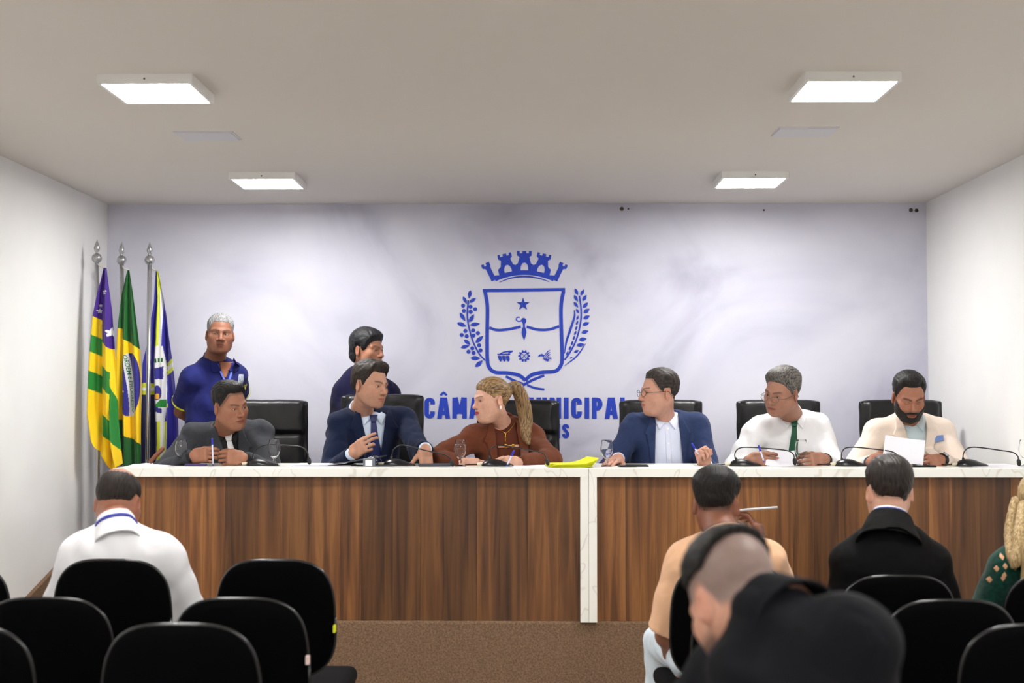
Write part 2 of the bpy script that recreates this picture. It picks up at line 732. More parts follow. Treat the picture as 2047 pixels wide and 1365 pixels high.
# ------------------------------------------------------------------ painted crest and lettering on the back wall
M_BLUE = mat('crest_blue_paint', srgb(22, 58, 178), 0.5)
YP = YB - 0.004


def E(X, Y):          # crest drawing units -> photo pixel
    return 900 + X / 4.55, 490 + Y / 4.55


CREST0 = W(*E(675, 1000), YB)


def crest_pt(X, Y):
    p = W(*E(X, Y), YB)
    return p[0] - CREST0[0], p[2] - CREST0[2]


NFILL = [0]


def flat_fill(bm, outer, holes=()):
    """filled flat shape of (x,z) loops, 3 mm thick, on the wall"""
    edges = []
    NFILL[0] += 1
    yy = -0.002 - 0.00006 * (NFILL[0] % 40)
    for loop in [outer] + list(holes):
        vs = [bm.verts.new((x, yy, z)) for x, z in loop]
        for i in range(len(vs)):
            edges.append(bm.edges.new((vs[i], vs[(i + 1) % len(vs)])))
    r = bmesh.ops.triangle_fill(bm, edges=edges, use_beauty=True)
    fs = [f for f in r['geom'] if isinstance(f, bmesh.types.BMFace)]
    ex = bmesh.ops.extrude_face_region(bm, geom=fs)
    for v in [g for g in ex['geom'] if isinstance(g, bmesh.types.BMVert)]:
        v.co.y = -0.0005


def C(pts):
    return [crest_pt(*p) for p in pts]


def ribbon(bm, pts, w, n=8, taper=False):
    P = smooth_path([np.array([*p, 0.0]) for p in pts], n)[:, :2] if len(pts) > 2 else np.array(pts, float)
    Tn = np.gradient(P, axis=0)
    Tn /= np.linalg.norm(Tn, axis=1)[:, None] + 1e-9
    Nn = np.stack([-Tn[:, 1], Tn[:, 0]], 1)
    m = len(P)
    ww = np.full(m, w / 2.0)
    if taper:
        ww = ww * (0.25 + 0.75 * np.sin(np.linspace(0.1, math.pi - 0.1, m)))
    L = P + Nn * ww[:, None]
    R = P - Nn * ww[:, None]
    flat_fill(bm, C([tuple(q) for q in L] + [tuple(q) for q in R[::-1]]))


def disc(bm, x, y, r, n=14, hole=None):
    o = [(x + r * math.cos(2 * math.pi * i / n), y + r * math.sin(2 * math.pi * i / n)) for i in range(n)]
    hs = []
    if hole:
        hs = [C([(x + hole * math.cos(2 * math.pi * i / n), y + hole * math.sin(2 * math.pi * i / n)) for i in range(n)])]
    flat_fill(bm, C(o), hs)


def leaf(bm, x, y, ln, wd, ang):
    a = math.radians(ang)
    ca, sa = math.cos(a), math.sin(a)
    pts = []
    for i in range(9):
        t = i / 8
        pts.append((ln * (t - 0.5), wd / 2 * math.sin(math.pi * t ** 0.85)))
    for i in range(7, 0, -1):
        t = i / 8
        pts.append((ln * (t - 0.5), -wd / 2 * math.sin(math.pi * t ** 0.85)))
    flat_fill(bm, C([(x + u * ca - v * sa, y + u * sa + v * ca) for u, v in pts]))


crest = empty('wall_crest', CREST0, 0, 'large blue coat of arms with mural crown painted on the back wall', 'crest')


def crest_part(name, fn):
    bm = bmesh.new()
    fn(bm)
    bmesh.ops.recalc_face_normals(bm, faces=bm.faces)
    return bm_obj(name, bm, M_BLUE, crest)


def rotc(pts, deg, s=1.0, cx=675, cy=882):
    a = math.radians(deg)
    o = []
    for x, y in pts:
        u, v = (x - 675) * s, (y - 240) * s + 240 - cy
        o.append((cx + u * math.cos(a) - v * math.sin(a), cy + u * math.sin(a) + v * math.cos(a)))
    return o


def crown(bm):
    ribbon(bm, [(408, 312), (480, 284), (575, 262), (675, 254), (775, 262), (870, 284), (942, 312)], 34, 10)
    tower = [(608, 52), (632, 52), (632, 74), (657, 74), (657, 52), (692, 52), (692, 74), (716, 74), (716, 52), (740, 52), (740, 94),
             (720, 108), (734, 165), (765, 186), (765, 250), (585, 250), (585, 186), (616, 165), (630, 108), (608, 94)]
    arch = [(640, 228), (641, 200), (650, 175), (662, 163), (675, 159), (688, 163), (700, 175), (709, 200), (710, 228)]
    for d in (0, -12.9, 12.9):
        flat_fill(bm, C(rotc(tower, d, 1.0 if d == 0 else 0.97)), [C(rotc(arch, d, 1.0 if d == 0 else 0.97))])
    side = [(612, 64), (640, 64), (640, 92), (662, 92), (662, 64), (700, 64), (700, 100), (690, 120), (690, 215), (735, 232), (735, 258), (640, 258),
            (640, 215), (640, 120), (612, 104)]
    flat_fill(bm, C(rotc(side, -25.5, 0.9)))
    flat_fill(bm, C(rotc([(1350 - x, y) for x, y in side], 25.5, 0.9)))
    ribbon(bm, [(446, 338), (550, 300), (675, 286), (800, 300), (900, 332)], 15, 10, True)


def shield(bm):
    ribbon(bm, [(295, 413), (660, 409), (1045, 404)], 30, 4)
    ribbon(bm, [(318, 425), (338, 560), (336, 800), (338, 1040), (356, 1115), (410, 1156), (520, 1162), (610, 1178), (650, 1198), (685, 1232)], 33, 8)
    ribbon(bm, [(1030, 418), (1008, 560), (1012, 800), (1018, 1020), (1005, 1095), (955, 1146), (840, 1156), (760, 1172), (716, 1196), (683, 1232)], 33, 8)


def star(bm):
    pts = []
    for i in range(10):
        r = 63 if i % 2 == 0 else 25
        a = -math.pi / 2 + i * math.pi / 5
        pts.append((663 + r * math.cos(a), 538 + r * math.sin(a)))
    flat_fill(bm, C(pts))


def bird(bm):
    ribbon(bm, [(650, 690), (618, 692), (601, 676), (612, 656), (634, 656)], 11, 6)
    flat_fill(bm, C([(640, 686), (655, 664), (672, 660), (690, 672), (693, 692), (680, 718), (680, 742), (690, 766), (694, 796), (684, 834), (672, 866),
                     (658, 832), (648, 796), (652, 766), (662, 742), (660, 716), (652, 698)]))
    ribbon(bm, [(356, 750), (430, 772), (530, 764), (642, 742)], 24, 8)
    ribbon(bm, [(695, 742), (800, 768), (900, 766), (990, 738)], 24, 8)


def plough(bm):
    ribbon(bm, [(428, 994), (545, 992)], 12)
    ribbon(bm, [(450, 992), (480, 976), (525, 966), (570, 964)], 12, 6)
    flat_fill(bm, C([(528, 960), (570, 960), (570, 970), (540, 984), (545, 1000), (528, 1000)]))
    for i in range(3):
        x = 432 + i * 36
        flat_fill(bm, C([(x, 1010), (x + 12, 1004), (x + 34, 1008), (x + 38, 1040), (x + 28, 1062), (x + 16, 1052), (x + 8, 1036)]))


def gear(bm):
    n, pts = 10, []
    for i in range(n):
        for da, r in ((-0.2, 42), (-0.13, 55), (0.13, 55), (0.2, 42)):
            a = 2 * math.pi * i / n + da
            pts.append((673 + r * math.cos(a), 1008 + r * math.sin(a)))
    flat_fill(bm, C(pts), [C([(673 + 30 * math.cos(-2 * math.pi * i / 20), 1008 + 30 * math.sin(-2 * math.pi * i / 20)) for i in range(20)])])
    ribbon(bm, [(655, 1028), (692, 988)], 6)
    ribbon(bm, [(655, 990), (690, 1026)], 5)


def wing(bm):
    flat_fill(bm, C([(796, 1018), (808, 996), (835, 988), (856, 1000), (850, 1016), (826, 1008)]))
    for i in range(5):
        ribbon(bm, [(850 + i * 6, 1014 + i * 8), (885 + i * 7, 980 + i * 14 - 10), (908 + i * 2, 952 + i * 22)], 9, 5, True)
    flat_fill(bm, C([(846, 1018), (870, 1030), (898, 1038), (890, 1060), (866, 1050), (848, 1034)]))


def coffee(bm):
    ribbon(bm, [(165, 500), (155, 620), (166, 730), (205, 870), (262, 985), (318, 1048)], 14, 8)
    for a in ((177, 448, 78, 34, 100), (133, 500, 74, 30, 65), (205, 500, 74, 32, -35), (112, 652, 96, 36, 58), (195, 664, 86, 36, -60),
              (105, 722, 92, 38, 20), (226, 720, 92, 36, -8), (155, 883, 78, 34, 38), (266, 856, 96, 40, -42), (136, 922, 86, 34, -14),
              (230, 1028, 92, 40, 2), (262, 1078, 92, 40, -42)):
        leaf(bm, *a)
    for x, y in ((117, 550), (185, 560), (226, 582), (124, 597), (186, 606), (138, 780), (209, 776), (252, 800), (104, 817), (150, 828), (212, 822),
                 (263, 911), (201, 938), (166, 969), (213, 980), (276, 957)):
        disc(bm, x, y, 19)


def corn(bm):
    ribbon(bm, [(1174, 460), (1190, 580), (1186, 700), (1150, 850), (1095, 965), (1040, 1044)], 15, 8)
    ribbon(bm, [(1232, 895), (1150, 1010), (1040, 1096)], 14, 8, True)
    ribbon(bm, [(1128, 590), (1130, 650), (1092, 770), (1056, 880), (1040, 985)], 22, 8, True)
    for a in ((1148, 425, 70, 30, 65), (1202, 430, 66, 30, -62), (1144, 484, 70, 30, 60), (1222, 480, 66, 32, -58), (1144, 542, 66, 28, 52),
              (1230, 545, 68, 34, -48), (1240, 597, 68, 36, -35), (1240, 656, 66, 36, -26), (1234, 716, 70, 36, -20), (1226, 788, 68, 36, -14),
              (1206, 856, 74, 36, -10), (1186, 906, 74, 34, -8), (1148, 966, 50, 26, -25), (1100, 1024, 30, 14, -25), (1158, 600, 50, 22, 60)):
        leaf(bm, *a)
    for i in range(8):
        leaf(bm, 1158 - i * i * 1.6 - 2 * i, 660 + i * 46, 46, 20, -70)


def bow(bm):
    ribbon(bm, [(505, 1192), (590, 1236), (662, 1262)], 24, 6)
    ribbon(bm, [(660, 1275), (750, 1226), (855, 1184)], 24, 6)
    ribbon(bm, [(700, 1272), (770, 1298), (855, 1312)], 20, 6)


for nme, fn in (('mural_crown', crown), ('shield_outline', shield), ('star', star), ('bird', bird), ('plough', plough), ('gear', gear),
                ('wing', wing), ('coffee_branch', coffee), ('corn_branch', corn), ('ribbon_bow', bow)):
    crest_part(nme, fn)


def text_mesh(s, bold=0.0, space=1.0):
    cu = bpy.data.curves.new('txt', 'FONT')
    cu.body = s
    cu.offset = bold
    cu.space_character = space
    cu.resolution_u = 3
    o = bpy.data.objects.new('txt', cu)
    COL.objects.link(o)
    bpy.context.view_layer.update()
    me = bpy.data.meshes.new_from_object(o.evaluated_get(bpy.context.evaluated_depsgraph_get()))
    bpy.data.objects.remove(o)
    me.materials.clear()
    return me


def arc(cx, cy, rx, ry, a0, a1, n=7):
    return [(cx + rx * math.cos(math.radians(a0 + (a1 - a0) * i / n)), cy + ry * math.sin(math.radians(a0 + (a1 - a0) * i / n))) for i in range(n + 1)]


# condensed bold capitals: width, centre-line strokes on a 1-high letter (stroke width 0.2)
GW = 0.44
gl, gr, gt, gb = 0.1, GW - 0.1, 0.9, 0.1
gm = GW / 2
GLYPH = {
    'C': (GW, [[(gr, 0.66), (gr, 0.78)] + arc(gm, 0.76, gm - 0.1, 0.14, 10, 170) + arc(gm, 0.24, gm - 0.1, 0.14, 190, 350) + [(gr, 0.34)]]),
    'A': (0.50, [[(0.08, 0.0), (0.21, 1.0)], [(0.42, 0.0), (0.29, 1.0)], [(0.15, 0.27), (0.35, 0.27)]]),
    'M': (0.60, [[(0.1, 0.0), (0.1, 1.0)], [(0.5, 0.0), (0.5, 1.0)], [(0.13, 1.0), (0.29, 0.22)], [(0.47, 1.0), (0.31, 0.22)]]),
    'R': (GW + 0.02, [[(gl, 0.0), (gl, 1.0)], [(gl, gt), (gm, gt)] + arc(gm, 0.72, gr - gm, 0.18, 80, -80) + [(gl, 0.50)], [(gm, 0.5), (gr + 0.03, 0.0)]]),
    'U': (GW, [[(gl, 1.0), (gl, 0.28)] + arc(gm, 0.24, gm - 0.1, 0.14, 190, 350) + [(gr, 0.28), (gr, 1.0)]]),
    'N': (0.48, [[(0.1, 0.0), (0.1, 1.0)], [(0.38, 0.0), (0.38, 1.0)], [(0.11, 0.95), (0.37, 0.05)]]),
    'I': (0.2, [[(0.1, 0.0), (0.1, 1.0)]]),
    'P': (GW, [[(gl, 0.0), (gl, 1.0)], [(gl, gt), (gm, gt)] + arc(gm, 0.69, gr - gm, 0.21, 80, -80) + [(gl, 0.46)]]),
    'L': (0.38, [[(0.1, 0.0), (0.1, 1.0)], [(0.1, 0.1), (0.38, 0.1)]]),
    'D': (GW, [[(gl, 0.0), (gl, 1.0)], [(gl, gt), (gm - 0.02, gt)] + arc(gm - 0.02, 0.74, gr - gm + 0.02, 0.16, 80, 0) + arc(gm - 0.02, 0.26, gr - gm + 0.02, 0.16, 0, -80) + [(gl, gb)]]),
    'E': (0.38, [[(0.1, 0.0), (0.1, 1.0)], [(0.1, 0.9), (0.38, 0.9)], [(0.1, 0.5), (0.35, 0.5)], [(0.1, 0.1), (0.38, 0.1)]]),
    'O': (GW, [arc(gm, 0.76, gm - 0.1, 0.14, 0, 180) + arc(gm, 0.24, gm - 0.1, 0.14, 180, 360) + [(gr, 0.76)]]),
    'S': (GW, [[(gr, 0.70), (gr, 0.77)] + arc(gm, 0.76, gm - 0.1, 0.14, 10, 180) + [(gl, 0.68), (gr, 0.36)] + arc(gm, 0.24, gm - 0.1, 0.14, 0, -170) + [(gl, 0.30)]]),
}
for a_, b_, mk in (('Â', 'A', [[(0.12, 1.10), (0.25, 1.24), (0.38, 1.10)]]), ('Á', 'A', [[(0.20, 1.10), (0.33, 1.26)]])):
    GLYPH[a_] = (GLYPH[b_][0], GLYPH[b_][1] + mk)


def wall_text(name, s, px0, px1, pyb, cap_px, label):
    adv, x = [], 0.0
    for ch in s:
        adv.append(x)
        x += (0.26 if ch == ' ' else GLYPH[ch][0] + 0.10)
    tot = x - 0.10
    a, b = W(px0, pyb, YB), W(px1, pyb, YB)
    sx = (b[0] - a[0]) / tot
    sz = cap_px * YB / FPX
    bm = bmesh.new()

    cnt = [0]

    def piece(pts):
        cnt[0] += 1
        yy = -0.002 - 0.00006 * (cnt[0] % 40)
        vs = [bm.verts.new((x_ * sx, yy, z_ * sz)) for x_, z_ in pts]
        f = bm.faces.new(vs)
        ex = bmesh.ops.extrude_face_region(bm, geom=[f])
        for v in [g for g in ex['geom'] if isinstance(g, bmesh.types.BMVert)]:
            v.co.y = -0.0003
    for ch, x0 in zip(s, adv):
        if ch == ' ':
            continue
        for k, st in enumerate(GLYPH[ch][1]):
            acc = st[0][1] > 1.05 or (len(st) > 1 and st[1][1] > 1.05)
            hw = 0.05 if acc else 0.095
            for (xa, za), (xb, zb) in zip(st[:-1], st[1:]):
                dx, dz = xb - xa, zb - za
                L = math.hypot(dx, dz)
                if L < 1e-6:
                    continue
                nx, nz = -dz / L * hw, dx / L * hw
                if abs(dz) > 0.9 and abs(dx) > 0.01:            # slanted full-height strokes keep flat feet
                    nx, nz = -hw * 1.02 * (1 if dz > 0 else -1), 0
                piece([(x0 + xa + nx, za + nz), (x0 + xb + nx, zb + nz), (x0 + xb - nx, zb - nz), (x0 + xa - nx, za - nz)])
            for xj, zj in st[1:-1]:
                piece([(x0 + xj + hw * math.cos(t), zj + hw * math.sin(t)) for t in np.linspace(0, 2 * math.pi, 10, endpoint=False)])
    bmesh.ops.recalc_face_normals(bm, faces=bm.faces)
    o = bm_obj(name, bm, M_BLUE, None, False, a)
    return tag(o, label, 'lettering')


wall_text('wall_lettering', 'CÂMARA MUNICIPAL', 848, 1258, 836.5, 42, 'upper line of large blue capital letters below the crest on the back wall')
wall_text('wall_lettering', 'DE ANÁPOLIS', 963, 1138, 876, 29, 'lower line of smaller blue capital letters under the large lettering')

# ------------------------------------------------------------------ flags
M_POLE = mat('chrome_pole', srgb(205, 205, 208), 0.25, metal=0.9)
M_FLAGCLOTH = mat('flag_cloth', (1, 1, 1), 0.6, attr=True, bump=0.1, bscale=500, sheen=0.2)
M_FINIAL = mat('finial_clear', srgb(170, 170, 172), 0.2, metal=0.7)
FLAG_Y = 8.42


def FX(X, Y):
    return 150 + X / 2.8435, 480 + Y / 2.8438


PUR, GRN, YEL, BLU, WHT = srgb(62, 22, 132), srgb(8, 92, 30), srgb(250, 208, 0), srgb(34, 30, 132), srgb(222, 222, 224)
LIM = srgb(205, 212, 30)
GRN2 = srgb(20, 128, 44)


def flag_surface(left, right, top, bottom, yc, folds, amp, creases=()):
    """returns S(X,Y)->world point for a cloth hanging between two outlines (drawing units)"""
    lY, lX = zip(*left)
    rY, rX = zip(*right)

    def S(X, Y):
        l = np.interp(Y, lY, lX)
        r = np.interp(Y, rY, rX)
        s = (X - l) / np.maximum(r - l, 1)
        g = np.clip((Y - top) / (bottom - top), 0, 1)
        dep = np.zeros_like(s)
        for f, a, ph in folds:
            dep = dep + a * np.cos(2 * math.pi * (f * s + ph + 0.12 * np.sin(4 * g)))
        dep = dep * amp * (0.25 + 0.75 * g)
        for x0, w0, a0 in creases:
            dep = dep + a0 * np.exp(-((X - x0) / w0) ** 2) * g
        px, py = FX(X, Y)
        o = np.empty(np.shape(X) + (3,))
        # straight cloth plane at yc, then fold depth along y
        k = yc / FPX
        c = W(1062, 797, yc)
        o[..., 0] = c[0] + (px - 1062) * k * (1 + 0)
        o[..., 2] = c[2] - (py - 797) * k
        o[..., 1] = yc + dep
        return o, s
    return S, lY, lX, rY, rX


def make_flag(label, pole_px, left, right, colfn, folds, amp, yc, top, bottom, bot_edge, extra=None, pole_dy=0.05, creases=()):
    """pole_px: ball and base in photo pixels"""
    (bx_, by_), (ex_, ey_) = pole_px
    ball = W(bx_, by_, yc + pole_dy)
    foot = W(ex_, ey_, yc + pole_dy)
    d = nrm(foot - ball)
    foot = ball + d * ((ball[2] - ZS - 0.03) / -d[2])
    base = np.array([foot[0], foot[1], ZS])
    r = empty('flag', base, 0, label, 'flag', 'flags on poles in the corner')
    tube('pole', [ball - base, foot - base], 0.0135, M_POLE, r, 14)
    me = lathe_mesh('stand', [(0.0001, 0.0), (0.14, 0.0), (0.14, 0.012), (0.06, 0.03), (0.025, 0.05), (0.02, 0.10), (0.0001, 0.10)], 24)
    mesh_obj('stand', me, M_POLE, r, foot - base - np.array([0, 0, 0.03]))
    prof = [(0.0001, -0.035)] + [(0.031 * math.cos(t), 0.031 * math.sin(t)) for t in np.linspace(-1.3, 1.25, 12)] + \
           [(0.008, 0.034), (0.016, 0.05), (0.019, 0.064), (0.012, 0.085), (0.0001, 0.115)]
    f = mesh_obj('finial', lathe_mesh('finial', prof, 20), M_FINIAL, r, ball - base)
    S, lY, lX, rY, rX = flag_surface(left, right, top, bottom, yc, folds, amp, creases)
    ns, ntt = 90, 330
    s = np.linspace(0, 1, ns)[None, :]
    t = np.linspace(0, 1, ntt)[:, None]
    be = bot_edge(s)
    Y = top + t * (be - top)
    l = np.interp(Y, lY, lX)
    rr = np.interp(Y, rY, rX)
    X = l + s * (rr - l)
    P, _ = S(X, Y)
    cols = colfn(X, Y, s + 0 * X)
    idx = np.arange(ns * ntt).reshape(ntt, ns)
    q = np.stack([idx[:-1, :-1], idx[1:, :-1], idx[1:, 1:], idx[:-1, 1:]], -1).reshape(-1, 4)
    V = (P - base).reshape(-1, 3)
    V2 = V + np.array([0, 0.003, 0])
    n = len(V)
    Q = np.concatenate([q, q[:, ::-1] + n])
    rim = np.concatenate([idx[0, :], idx[1:, -1], idx[-1, -2::-1], idx[-2:0, 0][::1]])
    rq = np.stack([rim, np.roll(rim, -1), np.roll(rim, -1) + n, rim + n], 1)
    Q = np.concatenate([Q, rq])
    me = np_mesh('cloth', np.concatenate([V, V2]), Q, True, np.concatenate([cols.reshape(-1, 3)] * 2))
    cl = mesh_obj('cloth', me, M_FLAGCLOTH, r)
    # hoist cord loop to the pole
    tp = P[0, ns // 2] - base
    tube('hoist_cord', [ball - base + d * 0.03, (ball - base + d * 0.05 + tp) / 2 + np.array([0, -0.012, 0]), tp], 0.004, mat('cord_white', srgb(210, 205, 190), 0.8), r, 8)
    if extra:
        extra(r, S, base, cl)
    return r


def pick(conds, cols, default):
    out = np.empty(conds[0].shape + (3,))
    out[:] = default
    done = np.zeros(conds[0].shape, bool)
    for c, k in zip(conds, cols):
        m = c & ~done
        out[m] = k
        done |= c
    return out


def star_mask(X, Y, cx, cy, r):
    a = np.arctan2(X - cx, -(Y - cy))
    d = np.hypot(X - cx, Y - cy)
    m = np.abs((a / (2 * math.pi / 5) + 0.5) % 1 - 0.5) * 2
    return d < r * (1 - 0.6 * m)


def col_goias(X, Y, s):
    a = Y - 0.55 * (X - 110)
    b = Y - 0.75 * (X - 160)
    A, B = X < 133, (X >= 133) & (X < 188)
    Cc = X >= 188
    st = (star_mask(X, Y, 152, 290, 16) | star_mask(X, Y, 122, 400, 14) | star_mask(X, Y, 126, 368, 10) | star_mask(X, Y, 190, 522, 30))
    conds = [st & (Y < 600),
             A & (a < 440), A & (a < 548), A & (a < 648), A & (a < 758), A & (a < 862), A & (a < 1060), A,
             B & (b < 596), B & (b < 730), B & (b < 856), B & (b < 1006), B & (b < 1125), B,
             Cc & (Y < 618), Cc & (Y < 830 + 2.0 * (X - 188)), Cc & (Y < 1120 + 1.2 * (X - 188))]
    return pick(conds, [WHT, PUR, YEL, GRN2, YEL, GRN2, YEL, YEL, PUR, YEL, GRN2, YEL, GRN2, YEL, PUR, YEL, GRN2], YEL)


def col_brazil(X, Y, s):
    ls = X < 256
    bandx = 263 + 0.22 * (Y - 650) - 0.00028 * (Y - 650) ** 2
    disc_ = (((X - 300) / 66.0) ** 2 + ((Y - 820) / 182.0) ** 2 < 1) & (X > 246) & (Y > 640) & (Y < 1000)
    band = disc_ & (X > bandx - 6) & (X < bandx + 28)
    st = star_mask(X, Y, 270, 860, 8) | star_mask(X, Y, 318, 845, 8)
    conds = [ls & (Y < 500), ls & (Y < 1020), ls, st & disc_, band, disc_, Y < 556 + 0.6 * (X - 256), Y < 1100 + 0.55 * (X - 260)]
    return pick(conds, [GRN, YEL, GRN, WHT, WHT, BLU, GRN, YEL], GRN)


def col_city(X, Y, s):
    bl = srgb(44, 38, 150)
    dk = srgb(18, 22, 70)
    left = X < 436
    # vertical lime/white stripes in the middle fold
    up = Y < 600
    xs = np.interp(Y, [170, 350, 600], [452, 455, 450])
    conds = [left & (Y > 812) & (Y < 838), left & (Y > 838) & (Y < 855), left & (Y > 855) & (Y < 878), left & (Y > 878), left,
             up & (X > xs - 4) & (X < xs + 17), up & (X >= xs + 17) & (X < np.interp(Y, [170, 300, 600], [470, 490, 482])),
             ]
    cols = [LIM, WHT, LIM, dk, bl, LIM, WHT]
    # arms on the white middle panel
    mid = (~up) & (X < np.interp(Y, [560, 700, 930, 1040], [484, 505, 515, 500]))
    emb = (Y >= 590) & (Y < 1030)
    leafm = (np.abs(Y - (682 - 0.1 * (X - 465))) < 12) & (np.abs(((X - 442) % 18) - 9) < 6) & (X < 492)
    blue1 = (Y > 730 - 0.25 * (X - 440)) & (Y < 790) & (X < 495) & (X > 440)
    ring = np.abs(np.hypot((X - 462) / 1.0, (Y - 868) / 1.7) - 32) < 7
    inner = np.hypot((X - 462), (Y - 868) / 1.7) < 26
    orange = inner & (np.abs(Y - 888) < 14) & (np.abs(X - 460) < 14)
    green = (Y > 905) & (Y < 950) & (np.abs(X - 478) < 32) & (Y > 950 - 1.1 * (X - 440))
    rib = (np.abs(Y - (965 + 0.25 * (X - 465))) < 14) & (np.abs(X - 465) < 24)
    low = (Y >= 1030) & (X < 522)
    conds += [mid & emb & leafm, mid & emb & orange, mid & emb & green, mid & emb & rib, mid & emb & ring, mid & emb & inner, mid & emb & blue1, mid & emb,
              low & (X > 462) & (X < 482), low & (X >= 482) & (X < 504), low & (X >= 504) & (X < 520)]
    cols += [GRN, srgb(225, 165, 30), GRN2, BLU, WHT, BLU, BLU, WHT, LIM, WHT, LIM]
    rb = X > 508
    yy = Y + 0.55 * (X - 535)
    conds += [rb & (yy > 680) & (yy < 702), rb & (yy >= 702) & (yy < 728), rb & (yy >= 728) & (yy < 752),
              (X < 522) & (Y > 925 + 0.4 * (X - 510)) & (Y < 952) & (X > 508)]
    cols += [LIM, WHT, LIM, LIM]
    return pick(conds, cols, bl)


def motto(r, S, base, cl):
    me = text_mesh('ORDEM E PROGRESSO', 0.01)
    n = len(me.vertices)
    co = np.empty(n * 3, np.float32)
    me.vertices.foreach_get('co', co)
    co = co.reshape(-1, 3)
    u = (co[:, 0] - co[:, 0].min()) / (co[:, 0].max() - co[:, 0].min())
    v = co[:, 1] / 0.7
    Y = 652 + u * 328
    bandx = 263 + 0.22 * (Y - 650) - 0.00028 * (Y - 650) ** 2
    X = bandx + 4 + v * 16
    P, _ = S(X, Y)
    P = P - base
    P[:, 1] -= 0.0035
    me.vertices.foreach_set('co', P.astype(np.float32).ravel())
    mesh_obj('motto_lettering', me, mat('motto_green', srgb(20, 110, 60), 0.7), cl)


make_flag('flag with purple canton, white stars and green and yellow stripes, nearest the left wall', ((193.5, 516), (196, 1000)),
          [(150, 148), (300, 108), (430, 86), (650, 72), (860, 62), (990, 58), (1180, 82), (1340, 142)],
          [(150, 158), (300, 178), (550, 205), (800, 222), (1000, 232), (1150, 248), (1340, 272)],
          col_goias, [(1.6, 0.7, 0.25), (3.1, 0.3, 0.1)], 0.055, 8.18, 152, 1330,
          lambda s: np.interp(s, [0, 0.25, 0.45, 0.75, 1], [1080, 1200, 1335, 1300, 1270]), creases=((133, 9, 0.05), (188, 9, 0.05)))
make_flag('green national flag with yellow diamond and blue starry disc, between the other two flags', ((243, 520), (249, 1000)),
          [(160, 282), (300, 250), (480, 232), (700, 222), (1000, 228), (1290, 236)],
          [(160, 292), (300, 316), (500, 345), (620, 362), (800, 374), (1290, 372)],
          col_brazil, [(1.4, 0.6, 0.1), (2.7, 0.4, 0.45)], 0.05, 8.30, 165, 1290,
          lambda s: np.interp(s, [0, 0.5, 1], [1280, 1295, 1290]), motto, creases=((256, 8, 0.05),))
make_flag('blue municipal flag with lime and white stripes and a coat of arms', ((299, 520), (294, 1000)),
          [(165, 446), (350, 436), (520, 412), (560, 408), (700, 378), (900, 376), (1280, 370)],
          [(165, 456), (300, 488), (500, 520), (700, 552), (850, 570), (1000, 584), (1280, 592)],
          col_city, [(1.7, 0.6, 0.55), (3.3, 0.35, 0.2)], 0.045, 8.46, 170, 1280,
          lambda s: np.interp(s, [0, 0.5, 1], [1275, 1285, 1275]), None, -0.075, ((436, 9, 0.04), (508, 9, 0.05)))

# ================================================================== PEOPLE
M_SKIN = mat('skin', (0.5, 0.3, 0.2), 0.5, attr=True, var=0.06, vscale=60, bump=0.06, bscale=350, spec=0.35)
M_EYE = mat('eye', (1, 1, 1), 0.15, attr=True)


def rotz(a):
    c, s = math.cos(a), math.sin(a)
    return np.array([[c, -s, 0], [s, c, 0], [0, 0, 1.0]])


def rotx(a):
    c, s = math.cos(a), math.sin(a)
    return np.array([[1.0, 0, 0], [0, c, -s], [0, s, c]])


def roty(a):
    c, s = math.cos(a), math.sin(a)
    return np.array([[c, 0, s], [0, 1.0, 0], [-s, 0, c]])


def sst(a, b, x):
    t = np.clip((x - a) / (b - a), 0, 1)
    return t * t * (3 - 2 * t)


def uvs(c, r, n=14, m=10):
    V, Q = [], []
    for j in range(m + 1):
        t = math.pi * j / m
        for i in range(n):
            p = 2 * math.pi * i / n
            V.append((c[0] + r * math.sin(t) * math.cos(p), c[1] + r * math.sin(t) * math.sin(p), c[2] + r * math.cos(t)))
    for j in range(m):
        for i in range(n):
            i2 = (i + 1) % n
            Q.append((j * n + i, (j + 1) * n + i, (j + 1) * n + i2, j * n + i2))
    return np.array(V), np.array(Q)


def ik(a, b, l1, l2, pole):
    d = b - a
    L = np.linalg.norm(d)
    if L > (l1 + l2) * 0.995:
        s = L / ((l1 + l2) * 0.995)
        l1, l2 = l1 * s, l2 * s
    x = (L * L + l1 * l1 - l2 * l2) / (2 * L)
    h = math.sqrt(max(l1 * l1 - x * x, 0))
    u = d / L
    p = np.asarray(pole, float)
    p = p - u * (p @ u)
    return a + u * x + nrm(p) * h


